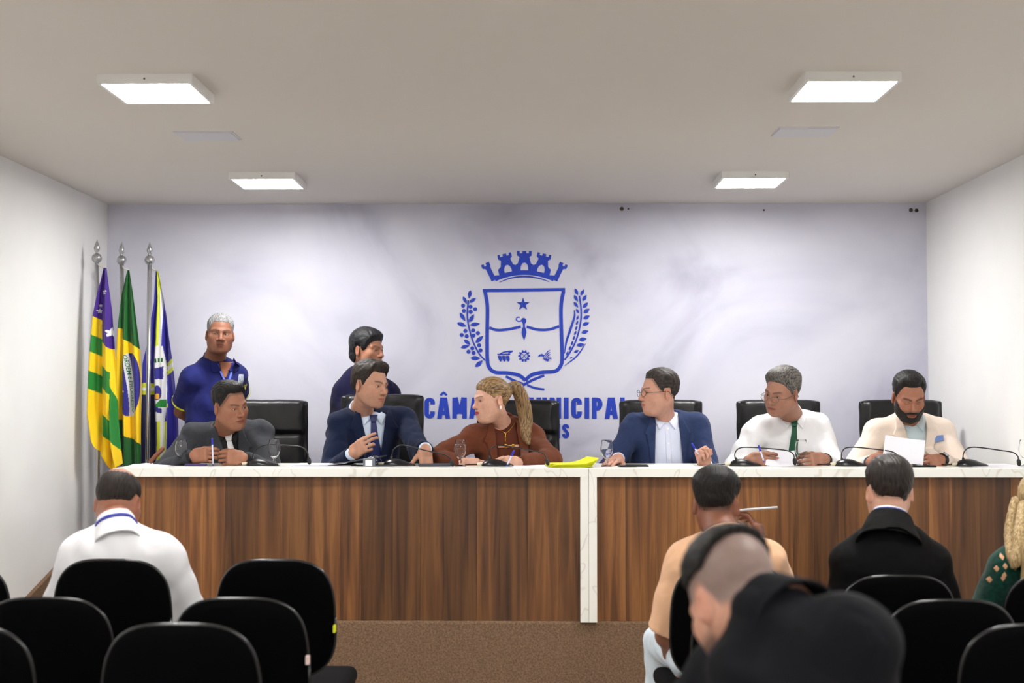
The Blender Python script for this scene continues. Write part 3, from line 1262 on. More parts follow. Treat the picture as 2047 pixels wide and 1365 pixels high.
# ---------------------------------------------------------------- head
def head_field(p):
    """fine field of head + neck; p: person dict"""
    R, hc, s = p['R'], p['hc'], p.get('hs', 1.0)
    wide = p.get('face_w', 1.0)
    jaw = p.get('jaw', 1.0)
    nose = p.get('nose', 1.0)
    nb = p['nb']

    def L(x, y, z):
        return hc + R @ (np.array([x, y, z]) * s)

    def le(c, r, Rl=I3):
        return ell(L(*c), np.array(r) * s, R @ Rl)

    def lc(a, b, ra, rb):
        return cone(L(*a), L(*b), ra * s, rb * s)

    neck_low = nb + np.array([0, 0, -0.05])
    lo = np.minimum(hc - 0.165 * s, neck_low - 0.09)
    hi = np.maximum(hc + 0.165 * s, neck_low + 0.09)
    F = Field(lo, hi, p.get('hh', 0.0029))
    u = F.put
    u(le((0, 0.016, 0.037), (0.075, 0.097, 0.084)))
    u(le((0, -0.026, -0.026), (0.0625 * wide, 0.066, 0.088)), 0.03)
    u(le((0, -0.026, -0.074), (0.052 * wide * jaw, 0.052, 0.042)), 0.025)
    for q in (-1, 1):
        u(lc((q * 0.050 * wide * jaw, 0.012, -0.05), (q * 0.030 * jaw, -0.058, -0.096), 0.017, 0.016), 0.025)
        u(le((q * 0.043 * wide, -0.058, -0.022), (0.021, 0.017, 0.018)), 0.028)
        u(le((q * 0.043 * wide, -0.030, -0.050), (0.021, 0.032, 0.036)), 0.03)
    u(le((0, -0.074, -0.101), (0.021 * jaw, 0.017, 0.016)), 0.02)
    u(le((0, -0.074, -0.064), (0.034, 0.022, 0.030)), 0.02)
    # brow
    for q in (-1, 1):
        u(lc((q * 0.010, -0.088, 0.018), (q * 0.046, -0.068, 0.020), 0.010, 0.009), 0.016)
    # sockets
    for q in (-1, 1):
        u(le((q * 0.0325, -0.101, -0.001), (0.0185, 0.014, 0.0125)), 0.012, 's')
    # lids
    for q in (-1, 1):
        u(le((q * 0.0315, -0.0725, 0.0), (0.0158, 0.0142, 0.0125)), 0.004)
        if not p.get('closed'):
            op = p.get('eye_open', 1.0)
            u(le((q * 0.0315, -0.0895, -0.0008), (0.0118, 0.011, 0.0046 * op)), 0.001, 's')
        else:
            u(le((q * 0.0315, -0.0895, -0.0065), (0.0125, 0.006, 0.0016)), 0.002, 's')
    # nose
    u(lc((0, -0.088, 0.010), (0, -0.107, -0.026), 0.0068, 0.0092 * nose), 0.012)
    u(le((0, -0.1085, -0.032), (0.0125 * nose, 0.0125, 0.0105)), 0.008)
    for q in (-1, 1):
        u(le((q * 0.0125 * nose, -0.097, -0.0355), (0.0085 * nose, 0.0105, 0.0078)), 0.006)
        u(le((q * 0.0065 * nose, -0.105, -0.0445), (0.0036, 0.0045, 0.004)), 0.002, 's')
    # lips
    u(le((0, -0.0925, -0.0605), (0.0215, 0.0085, 0.0052)), 0.005)
    u(le((0, -0.0912, -0.0715), (0.0190, 0.0090, 0.0060)), 0.005)
    u(le((0, -0.1035, -0.0660), (0.0235, 0.0085, 0.0016)), 0.002, 's')
    # ears
    for q in (-1, 1):
        Re = rotz(q * 0.42) @ rotx(-0.18)
        u(le((q * 0.0775, 0.018, -0.012), (0.0085, 0.0195, 0.0315), Re), 0.006)
        u(le((q * 0.0865, 0.014, -0.008), (0.006, 0.0105, 0.018), Re), 0.004, 's')
    # neck
    nr = p.get('neck_r', 0.055)
    u(cone(L(0, 0.022, -0.045), nb, nr, nr * 1.06), 0.028)
    u(cone(nb, neck_low, nr * 1.06, nr * 1.25), 0.03)
    if p.get('double_chin'):
        u(le((0, -0.034, -0.106), (0.040, 0.036, 0.018)), 0.03)
    return F


def head_cols(p):
    R, hc, s = p['R'], p['hc'], p.get('hs', 1.0)
    skin = np.array(p['skin'])
    lip = np.array(p.get('lip', skin * np.array([0.85, 0.58, 0.58])))
    browc = np.array(p.get('brow', (0.02, 0.014, 0.01)))

    def f(V):
        q = ((V - hc) @ R) / s
        x, y, z = np.abs(q[:, 0]), q[:, 1], q[:, 2]
        c = np.tile(skin, (len(V), 1))

        def mix(m, col):
            nonlocal c
            m = np.clip(m, 0, 1)[:, None]
            c = c * (1 - m) + np.asarray(col) * m
        # warm cheeks, nose, ears
        red = skin * np.array([1.04, 0.82, 0.78])
        mix(0.22 * np.exp(-(((x - 0.042) / 0.02) ** 2 + ((z + 0.03) / 0.02) ** 2)) * (y < -0.03), red)
        mix(0.3 * np.exp(-((x / 0.015) ** 2 + ((z + 0.032) / 0.015) ** 2)) * (y < -0.08), red)
        mix(0.35 * (x > 0.074), red)
        # stubble / beard
        sb = p.get('stubble', 0)
        if sb:
            zone = sst(-0.030, -0.062, z + 0.18 * np.maximum(x - 0.03, 0)) * sst(0.02, -0.005, y) * (1 - np.exp(-((x / 0.024) ** 2 + ((z + 0.067) / 0.008) ** 2)))
            zone = np.maximum(zone, sst(0.010, 0.002, np.abs(z + 0.052)) * (x < 0.034) * (y < -0.07) * 0.9)
            zone = zone * (z > -0.135)
            mix(sb * zone, p.get('stubble_col', (0.03, 0.022, 0.02)))
        # scalp shade (short-cropped hair seen as stubble)
        fd = p.get('fade')
        if fd:
            zl, amt, colr = fd
            hl = np.interp(y, [-0.1, -0.06, -0.045, -0.02, 0.0, 0.03, 0.045, 0.10], [0.075, 0.058, 0.022, -0.008, 0.020, 0.020, -0.035, -0.05])
            mix(amt * sst(0.0, 0.02, z - hl) * (z < 0.2), colr)
        # eyes: lid line, brows
        mix(0.55 * np.exp(-((np.hypot((x - 0.0315) / 1.35, (z + 0.0005) / 0.75) - 0.0085) / 0.0022) ** 2) * (y < -0.05), skin * 0.45)
        bz = 0.0185 + 0.006 * np.sin(np.clip((x - 0.010) / 0.042, 0, 1) * 2.2)
        bw = p.get('brow_w', 0.0042)
        mix(p.get('brow_a', 0.85) * np.exp(-((z - bz) / bw) ** 2) * sst(0.007, 0.013, x) * sst(0.056, 0.046, x) * (y < -0.045), browc)
        # lips
        el = np.sqrt((x / 0.0235) ** 2 + ((z + 0.066) / 0.0105) ** 2)
        mix(sst(1.1, 0.85, el) * (y < -0.075), lip)
        mix(0.8 * np.exp(-((z + 0.066 + 0.0015 * np.cos(x * 90)) / 0.0017) ** 2) * (x < 0.025) * (y < -0.075), lip * 0.25)
        mix(0.6 * (((x - 0.0065) / 0.0036) ** 2 + ((z + 0.0435) / 0.0026) ** 2 < 1) * (y < -0.09), skin * 0.3)
        return c
    return f


def eyes(p):
    R, hc, s = p['R'], p['hc'], p.get('hs', 1.0)
    out = []
    g = nrm(np.array([p.get('gaze', (0, 0))[0], -1.0, p.get('gaze', (0, 0))[1]]))
    for q in (-1, 1):
        V, Q = uvs((0, 0, 0), 0.0118, 20, 16)
        dr = V / 0.0118
        ang = np.arccos(np.clip(dr @ g, -1, 1))
        c = np.tile(np.array([0.46, 0.43, 0.41]), (len(V), 1))
        c[ang < 0.52] = (0.035, 0.018, 0.01)
        c[ang < 0.24] = (0.004, 0.004, 0.004)
        Vw = hc + ((V + np.array([q * 0.0315, -0.0735, 0.0])) * s) @ R.T
        out.append((Vw, Q, c))
    return out


# ---------------------------------------------------------------- hair
HL_MEN = ([-0.11, -0.075, -0.055, -0.040, -0.026, -0.016, -0.008, 0.000, 0.034, 0.046, 0.075, 0.13],
          [0.086, 0.078, 0.062, 0.040, 0.016, -0.014, -0.020, 0.022, 0.022, -0.020, -0.050, -0.058])


def hair_obj(p, parent, base, m, hl=HL_MEN, ts=0.006, tt=0.016, front=0.0, extra=(), cut=(), wav=0.0018, freq=230.0, keep=None, h=0.0029, big=0.17):
    R, hc, s = p['R'], p['hc'], p.get('hs', 1.0)
    F = Field(hc - big * s, hc + big * s, h)
    X, Y, Z = F.xyz()
    x, y, z = X - hc[0], Y - hc[1], Z - hc[2]
    lx = (R[0, 0] * x + R[1, 0] * y + R[2, 0] * z) / s
    ly = (R[0, 1] * x + R[1, 1] * y + R[2, 1] * z) / s
    lz = (R[0, 2] * x + R[1, 2] * y + R[2, 2] * z) / s
    fn, _, _ = ell((0, 0.016, 0.037), (0.0755, 0.0975, 0.0845))
    d = fn(lx, ly, lz)
    # the neck / nape follows a column
    nape = np.sqrt((lx / 1.0) ** 2 + (ly - 0.022) ** 2) - 0.060
    nape = np.maximum(nape, lz + 0.01)
    d = np.minimum(d, nape)
    t = ts + (tt - ts) * sst(0.02, 0.10, lz) + front * sst(-0.02, -0.085, ly) * sst(0.03, 0.07, lz)
    line0 = np.interp(ly, hl[0], hl[1]) + p.get('recede', 0.0) * np.exp(-((np.abs(lx) - 0.042) / 0.014) ** 2) * (ly < -0.03)
    line0 = line0 + p.get('hl_up', 0.0) * sst(-0.02, -0.06, ly)
    t = 0.0015 + (t - 0.0015) * sst(-0.004, 0.042, lz - line0)
    d = d - t
    for e in extra:
        if len(e) == 2:
            dd = ell(e[0], e[1])[0](lx, ly, lz)
        else:
            dd = cone(e[0], e[1], e[2], e[3])[0](lx, ly, lz)
        q = np.maximum(0.018 - np.abs(d - dd), 0) / 0.018
        d = np.minimum(d, dd) - q * q * 0.018 * 0.25
    if wav:
        wav = min(wav, 0.0012)
        d = d + wav * np.sin(freq * lx + 60 * ly + 4 * np.sin(50 * lz + 20 * ly)) * np.cos(90 * ly + 5 * np.sin(60 * lx))
        d = d + wav * 0.6 * np.sin(2.1 * freq * lx + 40 * lz + 3 * np.sin(70 * ly))
    if keep is None:
        line = line0 + 0.0012 * np.sin(900 * lx + 700 * ly)
        k = (line - lz) * 0.7
    else:
        k = keep(lx, ly, lz)
    d = np.maximum(d, k)
    for e in cut:
        d = np.maximum(d, -ell(e[0], e[1])[0](lx, ly, lz))
    F.v = d.astype(np.float32)
    F.v[0], F.v[-1], F.v[:, 0], F.v[:, -1], F.v[:, :, 0], F.v[:, :, -1] = (0.1,) * 6
    return sdf_obj(p.get('hair_name', 'hair'), F, m, parent, base, soft=1)


def hair_mat(name, c1, c2=None, rough=0.55, stretch=(1.0, 9.0, 3.0), yaw=0.0):
    c2 = c2 or tuple(v * 2.2 + 0.006 for v in c1)
    m = bpy.data.materials.new(name)
    m.use_nodes = True
    nt = m.node_tree
    b = nt.nodes['Principled BSDF']
    b.inputs['Roughness'].default_value = rough
    b.inputs['Specular IOR Level'].default_value = 0.25
    tc = nt.nodes.new('ShaderNodeTexCoord')
    mp = nt.nodes.new('ShaderNodeMapping')
    mp.vector_type = 'TEXTURE'
    mp.inputs['Scale'].default_value = stretch
    mp.inputs['Rotation'].default_value = (0, 0, math.radians(yaw))
    n = nt.nodes.new('ShaderNodeTexNoise')
    n.inputs['Scale'].default_value = 260
    n.inputs['Detail'].default_value = 5
    n.inputs['Distortion'].default_value = 0.2
    cr = nt.nodes.new('ShaderNodeValToRGB')
    cr.color_ramp.elements[0].position = 0.35
    cr.color_ramp.elements[0].color = (*c1, 1)
    cr.color_ramp.elements[1].position = 0.68
    cr.color_ramp.elements[1].color = (*c2, 1)
    bp = nt.nodes.new('ShaderNodeBump')
    bp.inputs['Strength'].default_value = 0.6
    bp.inputs['Distance'].default_value = 0.003
    for a, o in ((tc.outputs['Object'], mp.inputs[0]), (mp.outputs[0], n.inputs['Vector']), (n.outputs['Fac'], cr.inputs[0]),
                 (cr.outputs[0], b.inputs['Base Color']), (n.outputs['Fac'], bp.inputs['Height']), (bp.outputs[0], b.inputs['Normal'])):
        nt.links.new(a, o)
    return m


# ---------------------------------------------------------------- hands
def hand_mesh(w, d, t, right, curl=0.3, spread=0.06, thumb=0.35, s=1.0, h=0.0026, curls=None, fd=None):
    d = nrm(d)
    t = np.asarray(t, float)
    t = nrm(t - d * (t @ d))
    n = np.cross(d, t) * (-1 if right else 1)
    R = np.stack([t, d, n], 1)

    def L(a, b, c):
        return w + R @ (np.array([a, b, c]) * s)
    F = Field(w - 0.215 * s, w + 0.215 * s, h)
    u = F.put
    fd = d if fd is None else nrm(fd)
    u(cone(w - fd * 0.045 * s, w, 0.029 * s, 0.027 * s))
    u(cone(w, L(0, 0.014, 0), 0.027 * s, 0.027 * s), 0.01)
    u(rbox(L(0.001, 0.052, 0), np.array([0.040, 0.043, 0.0135]) * s, 0.012 * s, R), 0.018)
    u(ell(L(0.026, 0.032, 0.008), np.array([0.017, 0.03, 0.014]) * s, R), 0.012)
    fing = [(0.029, 0.090, (0.043, 0.026, 0.021), 0.0090), (0.0098, 0.095, (0.047, 0.030, 0.022), 0.0092),
            (-0.0095, 0.091, (0.044, 0.027, 0.021), 0.0088), (-0.0275, 0.082, (0.034, 0.021, 0.018), 0.0078)]
    for i, (a, b, ls, r) in enumerate(fing):
        c = curls[i] if curls is not None else curl * (1 + 0.08 * i)
        p0 = np.array([a, b - 0.012, 0.0])
        ang = 0.0
        sp = spread * (1.3 - i) * 1.0
        rr = r
        for j, l in enumerate(ls):
            ang += c * (1.15, 1.5, 0.95)[j]
            q = p0 + (l + (0.012 if j == 0 else 0)) * np.array([math.sin(sp) * math.cos(ang), math.cos(sp) * math.cos(ang), math.sin(ang)])
            u(cone(L(*p0), L(*q), rr * s, (rr - 0.0007) * s), 0.003 if j else 0.006)
            rr -= 0.0007
            p0 = q
    p0 = np.array([0.027, 0.020, 0.006])
    a0 = 0.75 - 0.5 * thumb
    for j, (l, r) in enumerate(((0.044, 0.0125), (0.034, 0.0108), (0.027, 0.0098))):
        aa = a0 - 0.35 * thumb * j
        q = p0 + l * nrm([math.sin(aa), math.cos(aa), 0.28 + 0.55 * thumb * (j * 0.6 + 0.4)])
        u(cone(L(*p0), L(*q), r * s, (r - 0.0012) * s), 0.006)
        p0 = q
    V, Q = F.mesh()
    return V, Q, R


# ---------------------------------------------------------------- torso / limbs primitives
def torso_frame(p):
    w = nrm(p['nb'] - p['pel'])
    u = p['shr'] - p['shl']
    u = nrm(u - w * (u @ w))
    v = np.cross(u, w) * p['face']          # front
    return u, v, w


def torso_prims(p):
    u, v, w = torso_frame(p)
    R = np.stack([u, v, w], 1)
    pel, nb = p['pel'], p['nb']
    fat = p.get('fat', 1.0)
    bw = p.get('bw', 1.0)
    L = np.linalg.norm(nb - pel)

    def at(f, dv=0.0):
        return pel + (nb - pel) * f + v * dv
    sw = np.linalg.norm(p['shr'] - p['shl'])
    out = [(ell(at(0.0), (0.172 * bw, 0.125, 0.13), R), 0.0, 1.0),
           (ell(at(0.27, 0.018 * fat), (0.152 * bw * fat, 0.118 * fat, 0.17), R), 0.06, 1.0),
           (ell(at(0.58, 0.012), (sw * 0.46 * bw, 0.112, 0.19), R), 0.06, 1.0),
           (ell(at(0.76, 0.0), (sw * 0.47, 0.088, 0.105), R), 0.05, 0.8)]
    sm = (p['shl'] + p['shr']) / 2
    for sh in (p['shl'], p['shr']):
        out.append((cone(sh, sm * 0.55 + sh * 0.45, 0.046, 0.054), 0.045, 0.6))
        out.append((cone(nb - w * 0.014 - v * 0.012, sh * 0.8 + nb * 0.2 + np.array([0, 0, 0.020]), 0.038, 0.034), 0.04, 0.45))
    if p.get('stoop'):
        out.append((cone(nb - v * 0.020, sm - v * 0.045, 0.048, 0.080), 0.05, 0.6))
    if p.get('bust'):
        for q in (-1, 1):
            out.append((ell(at(0.56, 0.085) + u * q * 0.075, (0.07, 0.062, 0.07), R), 0.05, 0.8))
    return out


def arm_prims(p, upto=1.0, ra=(0.056, 0.046, 0.043, 0.030)):
    out = []
    for sd in 'lr':
        sh, el_, wr = p['sh' + sd], p['el' + sd], p['w' + sd]
        if upto <= 0.5:
            e = sh + (el_ - sh) * upto * 2
            out.append((cone(sh, e, ra[0], ra[0] + (ra[1] - ra[0]) * upto * 2), 0.035))
        else:
            out.append((cone(sh, el_, ra[0], ra[1]), 0.035))
            e = el_ + (wr - el_) * (upto - 0.5) * 2
            out.append((cone(el_, e, ra[2], ra[2] + (ra[3] - ra[2]) * (upto - 0.5) * 2), 0.02))
    return out


def leg_prims(p, r=(0.082, 0.056, 0.056, 0.040)):
    out = []
    for sd in 'lr':
        out.append((cone(p['hip' + sd], p['kn' + sd], r[0], r[1]), 0.05))
        out.append((cone(p['kn' + sd], p['an' + sd], r[2], r[3]), 0.02))
    return out


def bounds(prims, pad):
    lo = np.min([q[0][1] for q in prims], 0) - pad
    hi = np.max([q[0][2] for q in prims], 0) + pad
    return lo, hi


def folds(F, p, amp, seed=0.0):
    """shallow cloth folds: broad drag lines plus tighter ones around the elbows"""
    X, Y, Z = F.xyz()
    f = np.sin(46 * (Z * 0.8 + X * 0.5) + 3.2 * np.sin(11 * X + 7 * Y + seed) + seed) * np.sin(17 * X - 13 * Z + 9 * Y + 2 * seed)
    F.v += (amp * f).astype(np.float32)
    for sd in 'lr':
        e = p['el' + sd]
        a = nrm(p['w' + sd] - p['sh' + sd])
        sl = F.sl(e - 0.11, e + 0.11, 0)
        if sl is None:
            continue
        x, y, z = F.xyz(sl)
        t = (x - e[0]) * a[0] + (y - e[1]) * a[1] + (z - e[2]) * a[2]
        r2 = (x - e[0]) ** 2 + (y - e[1]) ** 2 + (z - e[2]) ** 2
        F.v[sl] += (amp * 1.6 * np.exp(-r2 / 0.006) * np.sin(80 * t + 25 * (x + z) + seed)).astype(np.float32)


def plane_cut(F, c, n, rad):
    """remove everything beyond the plane (point c, normal n) within radius rad of c"""
    sl = F.sl(c - rad, c + rad, 0)
    if sl is None:
        return
    x, y, z = F.xyz(sl)
    d = (x - c[0]) * n[0] + (y - c[1]) * n[1] + (z - c[2]) * n[2]
    r = np.sqrt((x - c[0]) ** 2 + (y - c[1]) ** 2 + (z - c[2]) ** 2)
    F.v[sl] = np.where(r < rad, np.maximum(F.v[sl], d), F.v[sl]).astype(np.float32)


def collar_ring(p, r0, r1, h0, h1, th, dip, gap=0.0, tilt=0.0):
    """band round the neck, dipping at the front, optional front gap"""
    u, v, w = torso_frame(p)
    hl = p['hc'] + p['R'] @ np.array([0, 0.022, -0.06])
    ax = nrm(nrm(hl - p['nb']) * 0.6 + w * 0.4)
    c = p['nb']
    vv = nrm(v - ax * (v @ ax))
    uu = np.cross(ax, vv)
    F = Field(c - 0.13, c + 0.13, 0.0036)
    X, Y, Z = F.xyz()
    x, y, z = X - c[0], Y - c[1], Z - c[2]
    hh = x * ax[0] + y * ax[1] + z * ax[2]
    a = x * vv[0] + y * vv[1] + z * vv[2]
    b = x * uu[0] + y * uu[1] + z * uu[2]
    rho = np.sqrt(a * a + b * b) + 1e-6
    fr = a / rho
    hh = hh + dip * np.clip(fr, -0.4, 1)
    t = np.clip((hh - h0) / (h1 - h0), 0, 1)
    rr = r0 + (r1 - r0) * t
    d = np.maximum(np.abs(rho - rr) - th, np.abs(hh - (h0 + h1) / 2) - (h1 - h0) / 2)
    if gap:
        d = np.maximum(d, np.minimum(gap - np.abs(b), a))
    F.v = d.astype(np.float32)
    return F


def patch(name, F, cols_rows, m, parent, base, off=0.004, th=0.004, sgn=-1, fallback=None):
    """thin cloth piece lying on the front surface of F. cols_rows: list of (left(x,z), right(x,z)) rows"""
    rows = np.array(cols_rows, float)              # (r,2,2)
    r = np.linspace(0, len(rows) - 1, max(2, 8 * (len(rows) - 1) + 1))
    i = np.minimum(r.astype(int), len(rows) - 2)
    f = (r - i)[:, None]
    A = rows[i, 0] * (1 - f) + rows[i + 1, 0] * f
    B = rows[i, 1] * (1 - f) + rows[i + 1, 1] * f
    ns = 9
    s = np.linspace(0, 1, ns)[None, :, None]
    P = A[:, None] * (1 - s) + B[:, None] * s
    y = F.front(P[..., 0], P[..., 1], sgn)
    if np.isnan(y).any():
        g = np.nanmean(y) if not np.isnan(y).all() else (fallback if fallback is not None else 0)
        y = np.where(np.isnan(y), fallback if fallback is not None else g, y)
    for _ in range(2):
        y[1:-1] = (y[:-2] + 2 * y[1:-1] + y[2:]) / 4
        y[:, 1:-1] = (y[:, :-2] + 2 * y[:, 1:-1] + y[:, 2:]) / 4
    y = y + sgn * off
    nr = len(r)
    front = np.stack([P[..., 0], y + sgn * th, P[..., 1]], -1).reshape(-1, 3)
    back = np.stack([P[..., 0], y - sgn * 0.006, P[..., 1]], -1).reshape(-1, 3)
    idx = np.arange(nr * ns).reshape(nr, ns)
    q = np.stack([idx[:-1, :-1], idx[1:, :-1], idx[1:, 1:], idx[:-1, 1:]], -1).reshape(-1, 4)
    n = nr * ns
    rim = np.concatenate([idx[0, :], idx[1:, -1], idx[-1, -2::-1], idx[-2:0:-1, 0]])
    rq = np.stack([rim, np.roll(rim, -1), np.roll(rim, -1) + n, rim + n], 1)
    Q = np.concatenate([q, q[:, ::-1] + n, rq])
    me = np_mesh(name, np.concatenate([front, back]) - base, Q, True)
    b = bmesh.new()
    b.from_mesh(me)
    bmesh.ops.recalc_face_normals(b, faces=b.faces)
    b.to_mesh(me)
    b.free()
    return mesh_obj(name, me, m, parent)


def setup(p):
    sk = np.array(p['skin'])
    p['skin'] = tuple(0.80 * sk * 0.86 + 0.80 * 0.14 * (sk @ np.array([0.3, 0.6, 0.1])) * np.array([1.05, 1.0, 0.97]))
    """fill in derived joints"""
    p['R'] = rotz(math.radians(p['yaw'])) @ rotx(math.radians(p.get('pitch', 0))) @ roty(math.radians(p.get('roll', 0)))
    for k in ('hc', 'nb', 'shl', 'shr', 'wl', 'wr'):
        p[k] = np.asarray(W(*p[k]) if isinstance(p[k], tuple) else p[k], float)
    if isinstance(p['pel'], tuple):
        px, z, y = p['pel']
        q = W(px, 900, y)
        p['pel'] = np.array([q[0], y, z])
    ls = p.get('ls', 1.0)
    for sd, df in (('l', (-1, 0.1, -0.6)), ('r', (1, 0.1, -0.6))):
        p['el' + sd] = ik(p['sh' + sd], p['w' + sd], 0.285 * ls, 0.255 * ls, p.get('pole' + sd, df))
    u, v, w = torso_frame(p)
    vh = nrm(np.array([v[0], v[1], 0]))
    uh = nrm(np.array([u[0], u[1], 0]))
    fz = p['floor']
    for sd, q in (('l', -1), ('r', 1)):
        h = p['pel'] + uh * q * 0.09
        p['hip' + sd] = h
        if p.get('stand'):
            p['kn' + sd] = np.array([h[0] + uh[0] * q * 0.01 + vh[0] * 0.02, h[1] + vh[1] * 0.02, fz + 0.50])
            p['an' + sd] = np.array([h[0] + uh[0] * q * 0.02, h[1], fz + 0.09])
        else:
            sp = p.get('knee_spread', 0.07)
            p['kn' + sd] = p.get('knee_' + sd, h + vh * 0.40 + uh * q * sp + np.array([0, 0, 0.0]))
            p['kn' + sd] = np.array([p['kn' + sd][0], p['kn' + sd][1], p.get('knee_z', fz + 0.50)])
            p['an' + sd] = np.array([p['kn' + sd][0] + vh[0] * 0.02, p['kn' + sd][1] + vh[1] * 0.02, fz + 0.09])
    p['u'], p['v'], p['w'] = u, v, w
    p['vh'] = vh
    return p


def person(p):
    setup(p)
    base = np.array([p['pel'][0], p['pel'][1], p['floor']])
    root = empty('person', base, 0, p['label'], 'person', p.get('group'))
    p['root'], p['base'] = root, base
    u, v, w, vh = p['u'], p['v'], p['w'], p['vh']
    tp = torso_prims(p)
    # ------------------------------------------------ body (skin), one mesh
    Vs, Qs, Cs = [], [], []
    off = 0

    def addm(V, Q, c):
        nonlocal off
        Vs.append(V); Qs.append(Q + off); Cs.append(c)
        off += len(V)
    FH = head_field(p)
    V, Q = FH.mesh()
    addm(V, Q, head_cols(p)(V))
    p['FH'] = FH
    nskin = len(Q)
    skin = np.array(p['skin'])
    bare = p.get('bare', False)
    lp = leg_prims(p)
    pr = [(q[0], q[1]) for q in tp] + arm_prims(p, 1.0) + lp
    lo, hi = bounds(pr, 0.04)
    hb = 0.009 if bare else 0.014
    FB = Field(lo, hi, hb)
    for q, k in pr:
        FB.put(q, k, inf=-0.004)
    V, Q = FB.mesh()
    addm(V, Q, np.tile(skin, (len(V), 1)))
    for sd in 'lr':
        hd = p.get('hand' + sd)
        if hd is None:
            hd = dict(d=p['w' + sd] - p['el' + sd], t=-u if sd == 'r' else u, curl=0.35)
        right = (sd == 'l') if p['face'] > 0 else (sd == 'r')
        kw = {k: hd[k] for k in hd if k not in ('d', 't')}
        kw.setdefault('s', p.get('hand_s', 1.0))
        kw['fd'] = p['w' + sd] - p['el' + sd]
        V, Q, RR = hand_mesh(p['w' + sd], hd['d'], hd['t'], right, **kw)
        p['handR' + sd] = RR
        c = np.tile(skin, (len(V), 1)) * (1 + 0.05 * np.sin(V[:, :1] * 140))
        addm(V, Q, np.clip(c, 0, 1))
    ne = off
    nq_skin = sum(len(q) for q in Qs)
    if not p.get('closed'):
        for V, Q, c in eyes(p):
            addm(V, Q, c)
    me = np_mesh('body', np.concatenate(Vs) - base, np.concatenate(Qs), True, np.concatenate(Cs))
    me.materials.append(M_SKIN)
    me.materials.append(M_EYE)
    mi = np.zeros(len(me.polygons), np.int32)
    mi[nq_skin:] = 1
    me.polygons.foreach_set('material_index', mi)
    mesh_obj('body', me, None, root)
    # ------------------------------------------------ trousers and shoes
    FT = Field(*bounds(lp + [tp[0]], 0.05), p.get('trouser_h', 0.011))
    FT.put(tp[0][0], 0, inf=0.010)
    for q, k in lp:
        FT.put(q, k, inf=0.012)
    X, Y, Z = FT.xyz()
    FT.v += (0.003 * np.sin(60 * Z + 5 * np.sin(14 * X + 9 * Y)) * np.sin(18 * X + 15 * Y)).astype(np.float32)
    FT.v = np.maximum(FT.v, (p['floor'] + 0.075) - Z + 0 * FT.v)
    sdf_obj(p.get('trouser_name', 'trousers'), FT, p['m_trousers'], root, base)
    for sd in 'lr':
        a = p['an' + sd]
        FS = Field(a - 0.25, a + 0.25, 0.009)
        FS.put(cone(a + np.array([0, 0, -0.02]) - vh * 0.03, a + vh * 0.13 + np.array([0, 0, -0.052]), 0.042, 0.034))
        FS.put(cone(a + np.array([0, 0, 0.0]), a + np.array([0, 0, -0.03]), 0.042, 0.042), 0.03)
        FS.v = np.maximum(FS.v, (p['floor'] + 0.002) - FS.xyz()[2] + 0 * FS.v)
        sdf_obj('shoe', FS, mat('black_shoe', (0.01, 0.01, 0.011), 0.3), root, base)
    # ------------------------------------------------ clothing
    p['wear'](p)
    if 'hair' in p:
        p['hair'](p)
    return root


def xc(p, z):
    """front centre line x at height z"""
    f = np.clip((z - p['pel'][2]) / (p['nb'][2] - p['pel'][2]), 0, 1.1)
    q = p['pel'] + (p['nb'] - p['pel']) * f
    return q[0]


def center(p, b):
    """x of the front middle line, b below the neck base; the chest faces along v"""
    z = p['nb'][2] + b
    x = xc(p, z)
    return x + p['v'][0] * 0.10 + p.get('mid', 0.0), z


